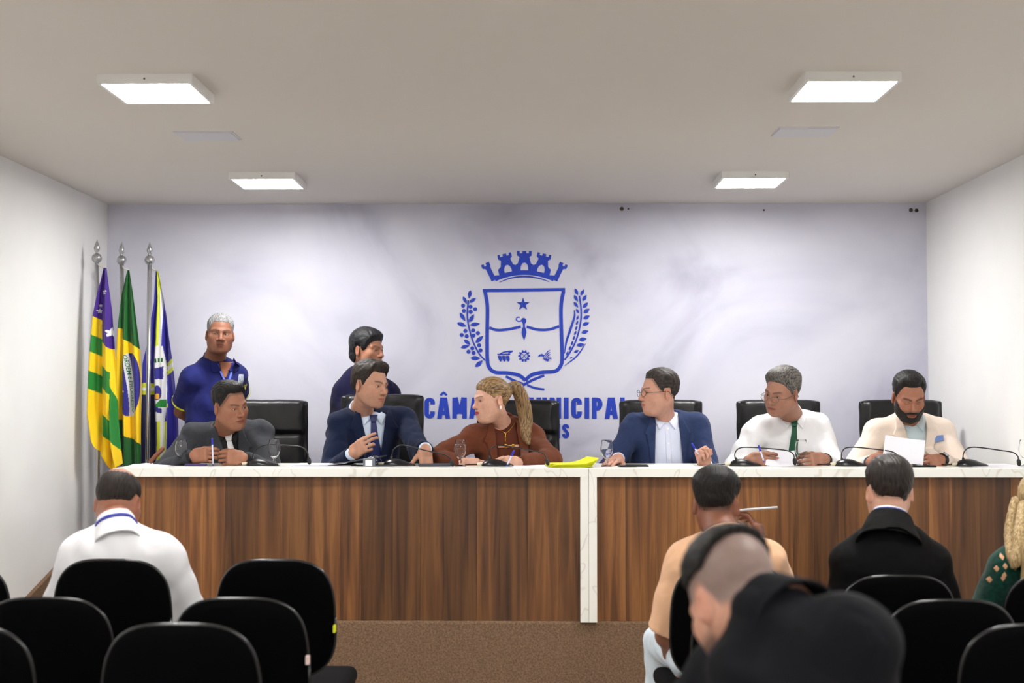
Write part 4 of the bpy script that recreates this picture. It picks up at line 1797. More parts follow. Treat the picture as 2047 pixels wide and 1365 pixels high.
def wear_shirt(p, m, name='shirt', inf=0.012, sleeves=1.0, collar=True, mc=None, loose=0.0, amp=0.0028, h=0.0066, cuffr=0.012, wing=True, ring=(0.066, 0.061)):
    root, base = p['root'], p['base']
    ap = arm_prims(p, sleeves, (0.056 + loose, 0.048 + loose, 0.046 + loose, 0.035 + loose * 0.5))
    tp = torso_prims(p)
    lo, hi = bounds(tp + ap, 0.05)
    lo[2] = max(lo[2], p['pel'][2] - 0.12)
    F = Field(lo, hi, h)
    for q, k, fi in tp:
        F.put(q, k, inf=inf * fi)
    for q, k in ap:
        F.put(q, k)
    F.put(cone(p['nb'] - np.array([0, 0, 0.03]), p['nb'] + p['w'] * 0.0, 0.064, 0.058), 0.025, inf=0.002)
    folds(F, p, amp, p.get('seed', 0.0))
    for sd in 'lr':
        if sleeves > 0.5:
            a = p['el' + sd]
            b = p['w' + sd]
            e = a + (b - a) * (sleeves - 0.5) * 2
            plane_cut(F, e, nrm(b - a), 0.062)
        else:
            a, b = p['sh' + sd], p['el' + sd]
            e = a + (b - a) * sleeves * 2
            plane_cut(F, e, nrm(b - a), 0.13)
    # neck opening
    hl = p['hc'] + p['R'] @ np.array([0, 0.022, -0.06])
    ax = nrm(hl - p['nb'])
    plane_cut(F, p['nb'] + ax * p.get('neck_cut', 0.022) , nrm(ax * 0.8 - p['v'] * 0.15 + p['w'] * 0.3), 0.069)
    o = sdf_obj(name, F, m, root, base, soft=3)
    p['FS'] = F
    if collar:
        Fc = collar_ring(p, ring[0] + 0.014, ring[1], p.get('collar_low', -0.046), 0.036, 0.0042, 0.022, p.get('collar_gap', 0.006))
        sdf_obj('collar', Fc, mc or m, o, base)
        if wing and p['face'] > 0:
            for q in (-1, 1):
                cx, cz = center(p, -0.005)
                dx = p.get('wing_dx', 0.0)
                A = (cx + dx + q * 0.060, cz + 0.020)
                B = (cx + dx + q * 0.006, cz - 0.014)
                Cc = (cx + dx + q * 0.043, cz - 0.062)
                D = (cx + dx + q * 0.068, cz - 0.004)
                patch('collar_wing', F, [(A, D), (B, Cc)], mc or m, o, base, 0.006, 0.003, fallback=p['nb'][1] - 0.06)
    return o


def tie(p, m, length=0.34, wd=0.038, slant=0.0):
    cx, cz = center(p, -0.010)
    F = p['FS']
    root, base = p['root'], p['base']
    def c(b):
        x, z = center(p, b)
        return x + slant * (-b), z
    rows = []
    for b, w_ in ((-0.050, 0.012), (-0.12, 0.018), (-length, wd), (-length - 0.04, 0.002)):
        x, z = c(b)
        rows.append(((x - w_, z), (x + w_, z)))
    t = patch('tie', F, rows, m, root, base, 0.008, 0.004)
    x0, z0 = c(-0.012)
    x1, z1 = c(-0.052)
    patch('tie_knot', F, [((x0 - 0.021, z0), (x0 + 0.021, z0)), ((x1 - 0.0125, z1), (x1 + 0.0125, z1))], m, t, base, 0.011, 0.008, fallback=p['nb'][1] - 0.06)
    return t


def wear_jacket(p, m, bottom=-0.30, half=0.060, lap=0.072, inf=0.021, loose=0.012, amp=0.0045, open_to=None, h=0.0066, front=True, pad=0.012, name='jacket', sleeve=0.975, dx=0.0):
    """tailored jacket with V opening, lapels and collar. bottom: closing height below neck base; open_to: half width of an open front"""
    root, base = p['root'], p['base']
    tp = torso_prims(p)
    ap = arm_prims(p, 1.0, (0.053 + loose, 0.048 + loose, 0.047 + loose, 0.034 + loose * 0.7))
    lo, hi = bounds(tp + ap, 0.06)
    lo[2] = max(lo[2], p['pel'][2] - 0.14)
    F = Field(lo, hi, h)
    for q, k, fi in tp:
        F.put(q, k, inf=inf * fi)
    for q, k in ap:
        F.put(q, k)
    for sh in (p['shl'], p['shr']):      # padded shoulders
        out = nrm(sh - (p['shl'] + p['shr']) / 2)
        F.put(ell(sh + np.array([0, 0, 0.020]) + out * 0.004, (0.055, 0.06, 0.034 + pad), I3), 0.04)
    folds(F, p, amp, p.get('seed', 0.0) + 1.3)
    for sd in 'lr':
        a, b = p['el' + sd], p['w' + sd]
        plane_cut(F, a + (b - a) * sleeve, nrm(b - a), 0.064)
    p['FJ0'] = None
    FJ = Field.__new__(Field)
    FJ.h, FJ.lo, FJ.ax, FJ.v = F.h, F.lo, F.ax, F.v.copy()
    p['FJ'] = FJ
    # opening
    if front:
        X, Y, Z = F.xyz()
        b = Z - p['nb'][2]
        hw = half * np.clip((b - bottom) / (0.0 - bottom), 0, 1.3)
        if open_to is not None:
            hw = np.maximum(hw, np.interp(b, [-0.6, -0.25, 0.0], [open_to * 1.15, open_to, half]))
        cxl = np.interp(Z, [p['pel'][2], p['nb'][2]], [p['pel'][0], p['nb'][0]]) + p['v'][0] * 0.10 + p.get('mid', 0.0) + dx
        yl = np.interp(Z, [p['pel'][2], p['nb'][2]], [p['pel'][1], p['nb'][1]])
        d = np.maximum(np.abs(X - cxl) - hw, (Y - yl) * 1.0 + 0.02)
        d = np.where(hw <= 0, 0.2, d)
        F.v = np.maximum(F.v, -d).astype(np.float32)
    hl = p['hc'] + p['R'] @ np.array([0, 0.022, -0.06])
    ax = nrm(hl - p['nb'])
    # neck hole
    F.put(cone(p['nb'] + p['w'] * 0.02 + p['v'] * 0.015, p['nb'] + p['w'] * 0.12 + p['v'] * 0.02, 0.062, 0.072), 0.01, 's')
    o = sdf_obj(name, F, m, root, base, soft=3)
    Fc = collar_ring(p, 0.104 if front else 0.113, 0.073, -0.062 if front else -0.088, 0.016, 0.0055, 0.03, 0.055 if front else 0.05)
    sdf_obj('jacket_collar', Fc, m, o, base)
    if front:
        for q in (-1, 1):
            rows = []
            for b_, wd_ in ((0.028, 0.020), (-0.03, 0.042), (-0.085, lap), (-0.092, lap * 0.80), (-0.18, lap * 0.52), (bottom if open_to is None else -0.34, 0.006)):
                x, z = center(p, b_)
                x += dx
                hw = half * max(0.0, min(1.3, (b_ - bottom) / (0.0 - bottom)))
                if open_to is not None:
                    hw = max(hw, float(np.interp(b_, [-0.6, -0.25, 0.0], [open_to * 1.15, open_to, half])))
                xi = x + q * (hw - 0.004)
                rows.append(((xi, z), (xi + q * wd_, z - (0.012 if b_ > -0.05 else 0))))
            patch('lapel', FJ, rows, m, o, base, 0.004, 0.004, fallback=p['nb'][1] - 0.05)
    return o


def cuffs(p, m, r=0.0335, ln=0.012):
    for sd in 'lr':
        a, b = p['el' + sd], p['w' + sd]
        d = nrm(b - a)
        V, Q = tube_arrays([b - d * 0.03, b - d * 0.01, b + d * ln], [r, r, r * 0.96], 20)
        mesh_obj('cuff', poly_mesh('cuff', V - p['base'], Q), m, p['root'])


def glasses(p, m, r=(0.0245, 0.0175), drop=-0.002, fwd=0.0):
    """spectacles: two rims, bridge, temples, lenses"""
    R, hc, s = p['R'], p['hc'], p.get('hs', 1.0)
    root, base = p['root'], p['base']
    g = None
    y0 = -0.107 + fwd

    def L(q):
        return hc + R @ (np.array(q) * s) - base
    V, Q, off = [], [], 0
    for q in (-1, 1):
        t = np.linspace(0, 2 * math.pi, 25)
        pts = [L((q * 0.0325 + r[0] * math.cos(a), y0 + 0.20 * max(abs(q * 0.0325 + r[0] * math.cos(a)) - 0.03, 0), drop + r[1] * math.sin(a))) for a in t]
        v, f = tube_arrays(pts, 0.0014, 6, False)
        V.append(v); Q.append(f + off); off += len(v)
        for pts in ([L((q * 0.054, y0 + 0.006, drop + 0.004)), L((q * 0.074, -0.085, drop + 0.004)), L((q * 0.0815, 0.0, drop + 0.006)), L((q * 0.083, 0.022, drop + 0.004)), L((q * 0.083, 0.032, drop - 0.014))],):
            v, f = tube_arrays(pts, 0.0016, 6, False)
            V.append(v); Q.append(f + off); off += len(v)
    v, f = tube_arrays([L((-0.011, y0, drop + 0.003)), L((0, y0 - 0.003, drop + 0.006)), L((0.011, y0, drop + 0.003))], 0.0014, 6, False)
    V.append(v); Q.append(f + off)
    g = mesh_obj('glasses', np_mesh('glasses', np.concatenate(V), np.concatenate(Q)), m, root)
    return g

# ================================================================== CHAIRS
M_LEATHER = mat('black_leather', (0.0035, 0.0035, 0.004), 0.36, bump=0.25, bscale=160, spec=0.4)
M_PLASTIC = mat('black_plastic', (0.0008, 0.0008, 0.001), 0.65, spec=0.03)
M_RIM = mat('glossy_black_rim', (0.003, 0.003, 0.0035), 0.24, spec=0.6)
M_CHAIRFAB = mat('black_upholstery', (0.003, 0.003, 0.0035), 0.85, bump=0.3, bscale=500, spec=0.1)
M_CHROME = mat('chrome', srgb(190, 190, 192), 0.2, metal=1.0)


def make_exec_chair():
    r = empty('office_chair')
    F = Field((-0.30, -0.12, 0.40), (0.30, 0.16, 1.16), 0.0085)
    F.put(rbox((0, 0.012, 0.76), (0.242, 0.036, 0.335), 0.035))
    F.put(rbox((0, -0.012, 0.99), (0.222, 0.040, 0.105), 0.038), 0.02)      # head roll
    F.put(rbox((0, -0.018, 0.76), (0.212, 0.032, 0.125), 0.03), 0.02)
    F.put(rbox((0, -0.022, 0.55), (0.212, 0.036, 0.10), 0.034), 0.02)
    for q in (-1, 1):
        F.put(cone((q * 0.232, -0.012, 0.47), (q * 0.232, -0.008, 1.075), 0.014, 0.014), 0.008)
    X, Y, Z = F.xyz()
    F.v += (0.0016 * np.sin(40 * Z + 6 * np.sin(12 * X)) * np.sin(22 * X)).astype(np.float32)
    o = sdf_obj('backrest', F, M_LEATHER, r)
    o.rotation_euler = (math.radians(-5), 0, 0)
    F = Field((-0.31, -0.57, 0.34), (0.31, 0.06, 0.53), 0.0095)
    F.put(rbox((0, -0.255, 0.435), (0.25, 0.245, 0.045), 0.042))
    F.put(ell((0, -0.27, 0.462), (0.20, 0.19, 0.022)), 0.02)
    sdf_obj('seat', F, M_LEATHER, r)
    for q in (-1, 1):
        P = smooth_path([(q * 0.27, 0.03, 0.44), (q * 0.285, 0.02, 0.58), (q * 0.285, -0.02, 0.635), (q * 0.285, -0.24, 0.63), (q * 0.28, -0.27, 0.58), (q * 0.262, -0.25, 0.44)], 8)
        a = tube('armrest', P, 0.017, M_PLASTIC, r, 10)
        box('arm_pad', (q * 0.285 - 0.028, -0.24, 0.636), (q * 0.285 + 0.028, -0.0, 0.662), M_LEATHER, a, 0.01)
    tube('gas_column', [(0, -0.25, 0.10), (0, -0.25, 0.40)], 0.028, M_PLASTIC, r, 14)
    for i in range(5):
        a = 2 * math.pi * i / 5 + 0.3
        e = (0.29 * math.cos(a), -0.25 + 0.29 * math.sin(a))
        l = tube('base_leg', [(0, -0.25, 0.115), (e[0], e[1], 0.075)], [0.026, 0.016], M_PLASTIC, r, 10)
        me = lathe_mesh('caster', [(0.0001, -0.022), (0.026, -0.022), (0.028, -0.015), (0.028, 0.015), (0.026, 0.022), (0.0001, 0.022)], 16)
        c = mesh_obj('caster', me, M_PLASTIC, l, (e[0], e[1], 0.0285))
        c.rotation_euler = (math.pi / 2, 0, a)
    return r


exec0 = make_exec_chair()
for i, (px, y, rz, zz, who) in enumerate(((533, 7.92, 14, 1.0, 'behind the man in the grey suit'), (762, 7.92, 2, 1.03, 'behind the man in the navy suit'),
                              (1034, 7.92, -3, 1.0, 'behind the woman in the brown blazer'), (1324, 7.92, 0, 1.0, 'behind the man in the slate blue blazer'),
                              (1560, 7.92, -3, 1.0, 'behind the man in the white shirt and green tie'), (1810, 7.92, 2, 1.0, 'behind the man in the beige blazer'))):
    o = exec0 if i == 0 else copy_tree(exec0)
    p = W(px, 900, y)
    o.location = (p[0], y, ZS)
    o.rotation_euler = (0, 0, math.radians(rz))
    o.scale = (1, 1, zz)
    tag(o, 'high backed black leather office chair ' + who, 'chair', 'office chairs on the dais')


def make_hall_chair():
    r = empty('hall_chair')

    def panel(name, hw, hh, th, yc, zc, m, e=3.3, bulge=0.0, nseg=48):
        """rounded (superellipse) slab: rings from centre outwards, front and back"""
        ts = np.linspace(0, 2 * math.pi, nseg, endpoint=False)
        cx = np.sign(np.cos(ts)) * np.abs(np.cos(ts)) ** (2 / e)
        cz = np.sign(np.sin(ts)) * np.abs(np.sin(ts)) ** (2 / e)
        taper = 1 - 0.05 * cz                       # a little narrower on top
        rings = [(0.0, -th), (0.5, -th), (0.86, -th * 0.92), (0.97, -th * 0.55), (1.0, 0.0), (0.97, th * 0.55), (0.86, th * 0.92), (0.5, th), (0.0, th)]
        V = []
        for s_, d in rings:
            s2 = max(s_, 0.002)
            xx, z_ = hw * s2 * cx * taper, hh * s2 * cz
            V.append(np.stack([xx, yc + d + bulge * (xx / hw) ** 2, zc + z_], 1))
        V = np.concatenate(V)
        Q = []
        for j in range(len(rings) - 1):
            for i in range(nseg):
                i2 = (i + 1) % nseg
                Q.append((j * nseg + i, j * nseg + i2, (j + 1) * nseg + i2, (j + 1) * nseg + i))
        return mesh_obj(name, np_mesh(name, V, Q), m, r)
    b = panel('back_shell', 0.208, 0.203, 0.013, -0.012, 0.715, M_PLASTIC, bulge=0.03)
    panel('back_cushion', 0.203, 0.198, 0.026, 0.016, 0.715, M_CHAIRFAB, bulge=0.03)
    ts = np.linspace(0, 2 * math.pi, 73)
    cz = np.sign(np.sin(ts)) * np.abs(np.sin(ts)) ** (2 / 3.3)
    cxx = np.sign(np.cos(ts)) * np.abs(np.cos(ts)) ** (2 / 3.3) * (1 - 0.05 * cz)
    rp = np.stack([0.206 * cxx, -0.008 + 0.03 * cxx ** 2, 0.715 + 0.201 * cz], 1)
    tube('back_rim', rp, 0.0065, M_RIM, r, 8)
    F = Field((-0.27, 0.0, 0.38), (0.27, 0.52, 0.53), 0.009)
    F.put(rbox((0, 0.26, 0.452), (0.232, 0.225, 0.034), 0.032))
    F.put(ell((0, 0.25, 0.470), (0.20, 0.18, 0.022)), 0.02)
    sdf_obj('seat', F, M_CHAIRFAB, r)
    F = Field((-0.27, 0.0, 0.36), (0.27, 0.52, 0.45), 0.010)
    F.put(rbox((0, 0.26, 0.418), (0.225, 0.218, 0.018), 0.015))
    sdf_obj('seat_shell', F, M_PLASTIC, r)
    P = smooth_path([(0, 0.28, 0.40), (0, 0.05, 0.40), (0, -0.02, 0.45), (0, -0.022, 0.66)], 8)
    tube('back_support', P, 0.022, M_PLASTIC, r, 10)
    for q in (-1, 1):
        tube('leg', [(q * 0.20, 0.44, 0.40), (q * 0.215, 0.47, 0.012)], 0.012, M_PLASTIC, r, 10)
        tube('leg', [(q * 0.20, 0.08, 0.40), (q * 0.215, 0.03, 0.012)], 0.012, M_PLASTIC, r, 10)
    tube('crossbar', [(-0.20, 0.26, 0.395), (0.20, 0.26, 0.395)], 0.012, M_PLASTIC, r, 10)
    return r


hall0 = make_hall_chair()
RA, RB, RC, RD = 4.72, 4.08, 3.50, 1.98
HC = [(-101, RA, 0.010, 'front row chair against the left wall'), (221, RA, 0.012, 'front row chair of the balding man in the white shirt'),
      (549, RA, 0.012, 'empty front row chair with a yellow tag on its edge'), (1462, RA, 0.0, 'front row chair of the man in the peach shirt'),
      (1797, RA, -0.038, 'front row chair of the man in the black suit'), (2128, RA, -0.03, 'front row chair of the woman in green'),
      (89, RB, -0.027, 'empty second row chair next to the left wall'), (478, RB, -0.027, 'empty second row chair with a pale tag on its edge'),
      (1521, RB, -0.01, 'second row chair behind the man in the peach shirt'), (1903, RB, -0.028, 'empty second row chair behind the man in the black suit'),
      (-90, RC, -0.014, 'third row chair next to the left wall'), (360, RC, -0.008, 'empty third row chair at the aisle'),
      (1637, RC, -0.01, 'third row chair just ahead of the bending man'), (2080, RC, -0.004, 'empty third row chair near the right wall'),
      (1760, RD, -0.06, 'chair under the bending man in the dark polo')]
M_TAGY = mat('tag_yellow', srgb(222, 228, 20), 0.6)
M_TAGW = mat('tag_pale', srgb(214, 190, 184), 0.6)
for i, (px, y, dz, lb) in enumerate(HC):
    o = hall0 if i == 0 else copy_tree(hall0)
    p = W(px, 1200, y)
    o.location = (p[0], y, 0)
    tag(o, 'black plastic backed hall chair, ' + lb, 'chair', 'audience chairs in rows')
    if dz:
        for c in o.children:
            if c.name.startswith('back_'):
                c.location.z += dz
    if px == 549:
        box('tag', (0.206, -0.012, 0.69), (0.2125, 0.014, 0.715), M_TAGY, o)
    if px == 478:
        box('tag', (0.203, -0.010, 0.705), (0.2125, 0.012, 0.730), M_TAGW, o)

# ================================================================== FIGURES
DH = 'people seated behind the desk'
AU = 'people in the audience'
M_WHITE = mat('white_shirt_cloth', srgb(226, 226, 229), 0.75, bump=0.12, bscale=700, wrinkle=0.3)


def cloth(name, rgb, rough=0.85, var=0.08, vs=260, bump=0.25, sheen=0.15):
    return mat(name, srgb(*rgb), rough, bump=bump, bscale=600, var=var, vscale=vs, spec=0.2, sheen=sheen, wrinkle=0.5)


M_TROUSER = cloth('dark_trousers', (28, 29, 34))
def BH(yaw, st=(1.0, 9.0, 3.0)):
    return hair_mat('black_hair', (0.003, 0.0026, 0.0026), (0.016, 0.014, 0.013), 0.55, st, yaw)


BACK = (1.0, 5.0, 7.0)
M_FRAME = mat('glasses_frame', srgb(38, 34, 32), 0.3)
M_GOLD = mat('gold', srgb(220, 170, 70), 0.25, metal=1.0)


def band(p, sd, m, name='wristwatch', r=0.033, back=0.018, w_=0.012, dial=True):
    a, b = p['el' + sd], p['w' + sd]
    d = nrm(b - a)
    c = b + d * back
    V, Q = tube_arrays([c - d * w_, c + d * w_], [r, r], 20)
    o = mesh_obj(name, poly_mesh(name, V - p['base'], Q), m, p['root'])
    if dial:
        n = nrm(np.array([0.1, -0.5, 0.8]) - d * (np.array([0.1, -0.5, 0.8]) @ d))
        V, Q = tube_arrays([c + n * (r - 0.004), c + n * (r + 0.008)], [0.018, 0.017], 18)
        mesh_obj('watch_case', poly_mesh('watch_case', V - p['base'], Q), M_CHROME, o)


# ---- man in grey suit, black shirt, white tie
def w1(p):
    m = cloth('grey_wool', (54, 56, 61), var=0.2, sheen=0.05)
    wear_shirt(p, mat('black_shirt', srgb(12, 12, 14), 0.7), h=0.0085, ring=(0.064, 0.060))
    tie(p, mat('white_tie', srgb(222, 222, 224), 0.5), 0.30, 0.034)
    wear_jacket(p, m, bottom=-0.34, half=0.060, lap=0.07)
    cuffs(p, mat('black_shirt', (0, 0, 0)))


person(dict(label='man in grey suit, black shirt and white tie, hands clasped on the desk', group=DH, floor=ZS, face=1,
            hc=(460, 811, 7.18), yaw=48, pitch=10, roll=-8, nb=(452, 861, 7.34), shl=(388, 872, 7.30), shr=(522, 868, 7.40), pel=(492, 1.0, 7.53),
            wl=(384, 913, 6.98), wr=(489, 917, 7.0), polel=(-0.9, 0.1, -0.7), poler=(0.55, 0.3, -0.8), fat=1.12, face_w=1.07, jaw=1.08, double_chin=True, neck_r=0.060,
            handl=dict(d=(0.85, -0.35, 0.12), t=(-0.1, 0.25, 1), curl=0.62, thumb=0.8), handr=dict(d=(-0.85, -0.35, 0.08), t=(0.1, 0.3, 1), curl=0.55, thumb=0.7),
            skin=srgb(168, 108, 78), brow=(0.02, 0.015, 0.012), gaze=(0.25, -0.05), eye_open=0.75, fade=(0, 0.55, (0.02, 0.015, 0.012)),
            m_trousers=M_TROUSER, wear=w1, seed=0.4, recede=0.018, hl_up=0.012,
            hair=lambda p: hair_obj(p, p['root'], p['base'], BH(p['yaw']), ts=0.005, tt=0.018, front=0.008, wav=0.0022, freq=210,
                                    extra=[((0, -0.045, 0.108), (0.045, 0.035, 0.026))])))


# ---- man in navy suit
def w2(p):
    m = cloth('navy_wool', (17, 27, 54), sheen=0.05)
    sh = mat('light_blue_shirt', srgb(200, 214, 234), 0.7, bump=0.1, bscale=600)
    wear_shirt(p, sh, h=0.008)
    tie(p, mat('navy_tie', srgb(24, 32, 84), 0.5), 0.34, 0.04)
    wear_jacket(p, m, bottom=-0.40, half=0.072, lap=0.075)
    cuffs(p, sh, 0.0345, 0.014)


person(dict(label='man in navy suit and blue tie, turning to speak to the woman in brown', group=DH, floor=ZS, face=1,
            hc=(741, 770, 7.24), yaw=52, pitch=6, roll=4, nb=(722, 824, 7.39), shl=(682, 849, 7.32), shr=(808, 842, 7.48), pel=(738, 1.0, 7.53),
            wl=(703, 908, 7.02), wr=(850, 897, 7.02), polel=(-0.45, 0.1, -1.0), poler=(0.3, 0.2, -1.0),
            handl=dict(d=(0.62, -0.3, 0.42), t=(-0.35, 0.1, 1), curls=(0.40, 0.5, 0.75, 0.85), thumb=0.8),
            handr=dict(d=(0.10, -0.35, -0.85), t=(-0.7, -0.55, 0.1), curl=0.18, spread=0.12, thumb=0.2),
            skin=srgb(200, 142, 112), brow=(0.02, 0.014, 0.01), gaze=(0.25, 0.0), mid=0.03, neck_r=0.056, stubble=0.16,
            m_trousers=M_TROUSER, wear=w2, seed=2.1, recede=0.02,
            hair=lambda p: hair_obj(p, p['root'], p['base'], hair_mat('dark_brown_hair', (0.010, 0.007, 0.006), (0.045, 0.032, 0.026), yaw=52), ts=0.012, tt=0.022, front=0.012, wav=0.002, freq=160,
                                    extra=[((0.015, -0.045, 0.105), (0.048, 0.04, 0.027)), ((0, 0.085, 0.0), (0.055, 0.035, 0.05))])))


# ---- woman in brown blazer
def w3(p):
    m = cloth('brown_blazer', (98, 52, 33), var=0.12, sheen=0.05)
    top = cloth('brown_knit', (88, 44, 31), var=0.06, sheen=0.05)
    wear_shirt(p, top, name='knit_top', collar=False, h=0.0075, amp=0.0015)
    wear_jacket(p, m, bottom=-0.55, half=0.062, lap=0.065, open_to=0.070, pad=0.016)
    # necklace and chest ornament
    R, b = p['R'], p['base']
    cx, cz = center(p, 0.0)
    pts = []
    for a in np.linspace(-1, 1, 15):
        x = cx + a * 0.055
        z = cz + 0.022 - 0.062 * (1 - abs(a) ** 1.6)
        y = p['FS'].front(np.array([x]), np.array([z]))[0]
        pts.append((x, (y if not np.isnan(y) else p['nb'][1] - 0.055) - 0.004, z))
    nk = tube('necklace', np.array(pts) - b, 0.0016, M_GOLD, p['root'], 6)
    q = np.array(pts[7])
    tube('pendant', [q - b, q - b + np.array([0, -0.002, -0.05])], [0.0035, 0.002], M_GOLD, nk, 8)
    x, z = center(p, -0.108)
    patch('chest_slit', p['FS'], [((x - 0.055, z + 0.001), (x - 0.055, z - 0.010)), ((x + 0.060, z + 0.006), (x + 0.060, z - 0.007))], mat('slit_skin', srgb(216, 160, 132), 0.5), p['root'], b, 0.003, 0.002)
    for dx in (-0.012, 0.028):
        patch('gold_buckle', p['FS'], [((x + dx - 0.008, z + 0.008), (x + dx - 0.008, z - 0.012)), ((x + dx + 0.008, z + 0.008), (x + dx + 0.008, z - 0.012))], M_GOLD, p['root'], b, 0.006, 0.003)
    e = p['hc'] + R @ np.array([-0.083, 0.012, -0.05]) * p['hs']
    for sx in (-1, 1):
        e = p['hc'] + R @ (np.array([sx * 0.083, 0.014, -0.046]) * p['hs'])
        V, Q = uvs((0, 0, 0), 0.008, 12, 8)
        mesh_obj('earring', np_mesh('earring', V * np.array([0.7, 0.7, 1.3]) + e - b, Q), mat('pearl', srgb(235, 232, 228), 0.2), p['root'])


M_PONY = hair_mat('streaked_ponytail', srgb(62, 44, 32), srgb(168, 136, 94), 0.4, (1.0, 1.0, 12.0))
M_BLONDE = hair_mat('streaked_brown_hair', srgb(70, 50, 36), srgb(176, 144, 100), 0.4, (1.2, 14.0, 2.5), -60)


def h3(p):
    hl = ([-0.11, -0.08, -0.06, -0.040, -0.015, 0.0, 0.034, 0.05, 0.09, 0.13], [0.074, 0.064, 0.050, 0.026, 0.0, 0.022, 0.018, -0.030, -0.052, -0.055])
    o = hair_obj(p, p['root'], p['base'], M_BLONDE, hl=hl, ts=0.008, tt=0.014, wav=0.0007, freq=420, extra=[((0, 0.10, 0.045), (0.042, 0.04, 0.042))])
    R, hc, b = p['R'], p['hc'], p['base']
    st = hc + R @ np.array([0, 0.118, 0.060])
    V, Q = tube_arrays([st - R @ np.array([0, 0.016, 0.004]), st, st + R @ np.array([0, 0.016, -0.002])], [0.021, 0.026, 0.021], 16)
    mesh_obj('scrunchie', poly_mesh('scrunchie', V - b, Q), mat('grey_scrunchie', srgb(92, 96, 98), 0.8, bump=0.5, bscale=250), o)
    path = smooth_path([st, st + R @ np.array([0, 0.045, -0.004]), W(1044, 800, 7.34), W(1051, 840, 7.34), W(1050, 868, 7.31), W(1058, 888, 7.28)], 5)
    F = Field(path.min(0) - 0.07, path.max(0) + 0.07, 0.004)
    n = len(path)
    rr = np.interp(np.linspace(0, 1, n), [0, 0.2, 0.5, 0.8, 1], [0.020, 0.032, 0.038, 0.028, 0.006])
    for i in range(n - 1):
        F.put(cone(path[i], path[i + 1], rr[i], rr[i + 1]), 0.01)
    X, Y, Z = F.xyz()
    F.v += (0.0014 * np.sin(380 * X + 210 * Y + 2 * np.sin(14 * Z))).astype(np.float32)
    sdf_obj('ponytail', F, M_PONY, o, b)


person(dict(label='woman in brown blazer with a streaked ponytail, looking at the man in navy', group=DH, floor=ZS, face=1,
            hc=(981, 800, 7.24), hs=0.94, yaw=-60, pitch=4, roll=-3, nb=(1003, 850, 7.37), shl=(950, 877, 7.30), shr=(1064, 878, 7.42), pel=(1022, 1.0, 7.53),
            wl=(925, 925, 7.02), wr=(1038, 925, 7.02), polel=(-1, 0.0, -0.3), poler=(1, 0.3, -0.2), ls=0.93, hand_s=0.88, neck_r=0.049, bust=True, mid=-0.012,
            handl=dict(d=(0.95, -0.15, -0.02), t=(0, 0.8, 0.5), curl=0.25), handr=dict(d=(-0.95, -0.25, 0.0), t=(0, 0.4, 0.8), curl=0.4, thumb=0.6),
            skin=srgb(226, 168, 142), lip=srgb(170, 60, 66), brow=(0.05, 0.03, 0.02), brow_w=0.003, gaze=(-0.1, 0), jaw=0.92, nose=0.85, double_chin=True,
            m_trousers=cloth('brown_trousers', (96, 52, 34)), wear=w3, hair=h3, seed=3.3))


# ---- man in slate blue blazer, glasses
def w4(p):
    m = cloth('slate_blazer', (42, 55, 90), var=0.1, sheen=0.05)
    sh = mat('pale_shirt', srgb(214, 220, 240), 0.7, bump=0.1, bscale=600)
    o = wear_shirt(p, sh, h=0.0075, amp=0.003)
    cx, cz = center(p, -0.1)
    rows = []
    for b_ in (-0.03, -0.12, -0.25, -0.38):
        x, z = center(p, b_)
        rows.append(((x - 0.014, z), (x + 0.014, z)))
    pl = patch('button_placket', p['FS'], rows, sh, o, p['base'], 0.002, 0.002)
    for b_ in (-0.06, -0.14, -0.22, -0.30):
        x, z = center(p, b_)
        patch('button', p['FS'], [((x - 0.005, z + 0.005), (x + 0.005, z + 0.005)), ((x - 0.005, z - 0.005), (x + 0.005, z - 0.005))], mat('button_white', srgb(240, 240, 244), 0.3), o, p['base'], 0.005, 0.002)
    wear_jacket(p, m, bottom=-0.6, half=0.066, lap=0.06, open_to=0.082)
    cuffs(p, sh)
    glasses(p, M_FRAME)


person(dict(label='man in slate blue blazer and glasses, in profile, gripping a pen', group=DH, floor=ZS, face=1,
            hc=(1317, 784, 7.28), yaw=-70, pitch=2, roll=0, nb=(1324, 834, 7.41), shl=(1268, 855, 7.37), shr=(1393, 853, 7.43), pel=(1326, 1.0, 7.53),
            wl=(1236, 917, 7.09), wr=(1411, 928, 7.06), polel=(-0.35, 0.7, -0.6), poler=(0.35, 0.5, -0.9), fat=1.1, neck_r=0.058, mid=0.0,
            handl=dict(d=(-0.40, -0.75, -0.10), t=(0.9, -0.3, 0.1), curl=0.12), handr=dict(d=(-0.30, -0.30, 0.85), t=(-0.7, -0.3, -0.2), curl=0.95, thumb=0.95),
            skin=srgb(214, 154, 128), brow=(0.05, 0.035, 0.028), stubble=0.10, gaze=(-0.1, 0), wing_dx=0.0,
            m_trousers=M_TROUSER, wear=w4, seed=4.2, fade=(0, 0.5, (0.03, 0.022, 0.018)), double_chin=True, recede=0.012, hl_up=0.004,
            hair=lambda p: hair_obj(p, p['root'], p['base'], hair_mat('cropped_brown_hair', (0.012, 0.009, 0.008), (0.05, 0.038, 0.032), yaw=-70), ts=0.005, tt=0.014, wav=0.0012)))


# ---- man in white shirt and green tie
def w5(p):
    wear_shirt(p, M_WHITE, h=0.0064, amp=0.0045, loose=0.014, inf=0.02, sleeves=0.96)
    tie(p, mat('green_tie', srgb(10, 72, 50), 0.5, bump=0.1, bscale=300), 0.36, 0.036, slant=-0.04)
    glasses(p, mat('thin_glasses', srgb(96, 88, 80), 0.3, metal=0.5), r=(0.0235, 0.0155), drop=-0.008, fwd=-0.008)
    band(p, 'r', mat('dark_band', srgb(24, 22, 20), 0.5), back=-0.002, r=0.034, dial=False)


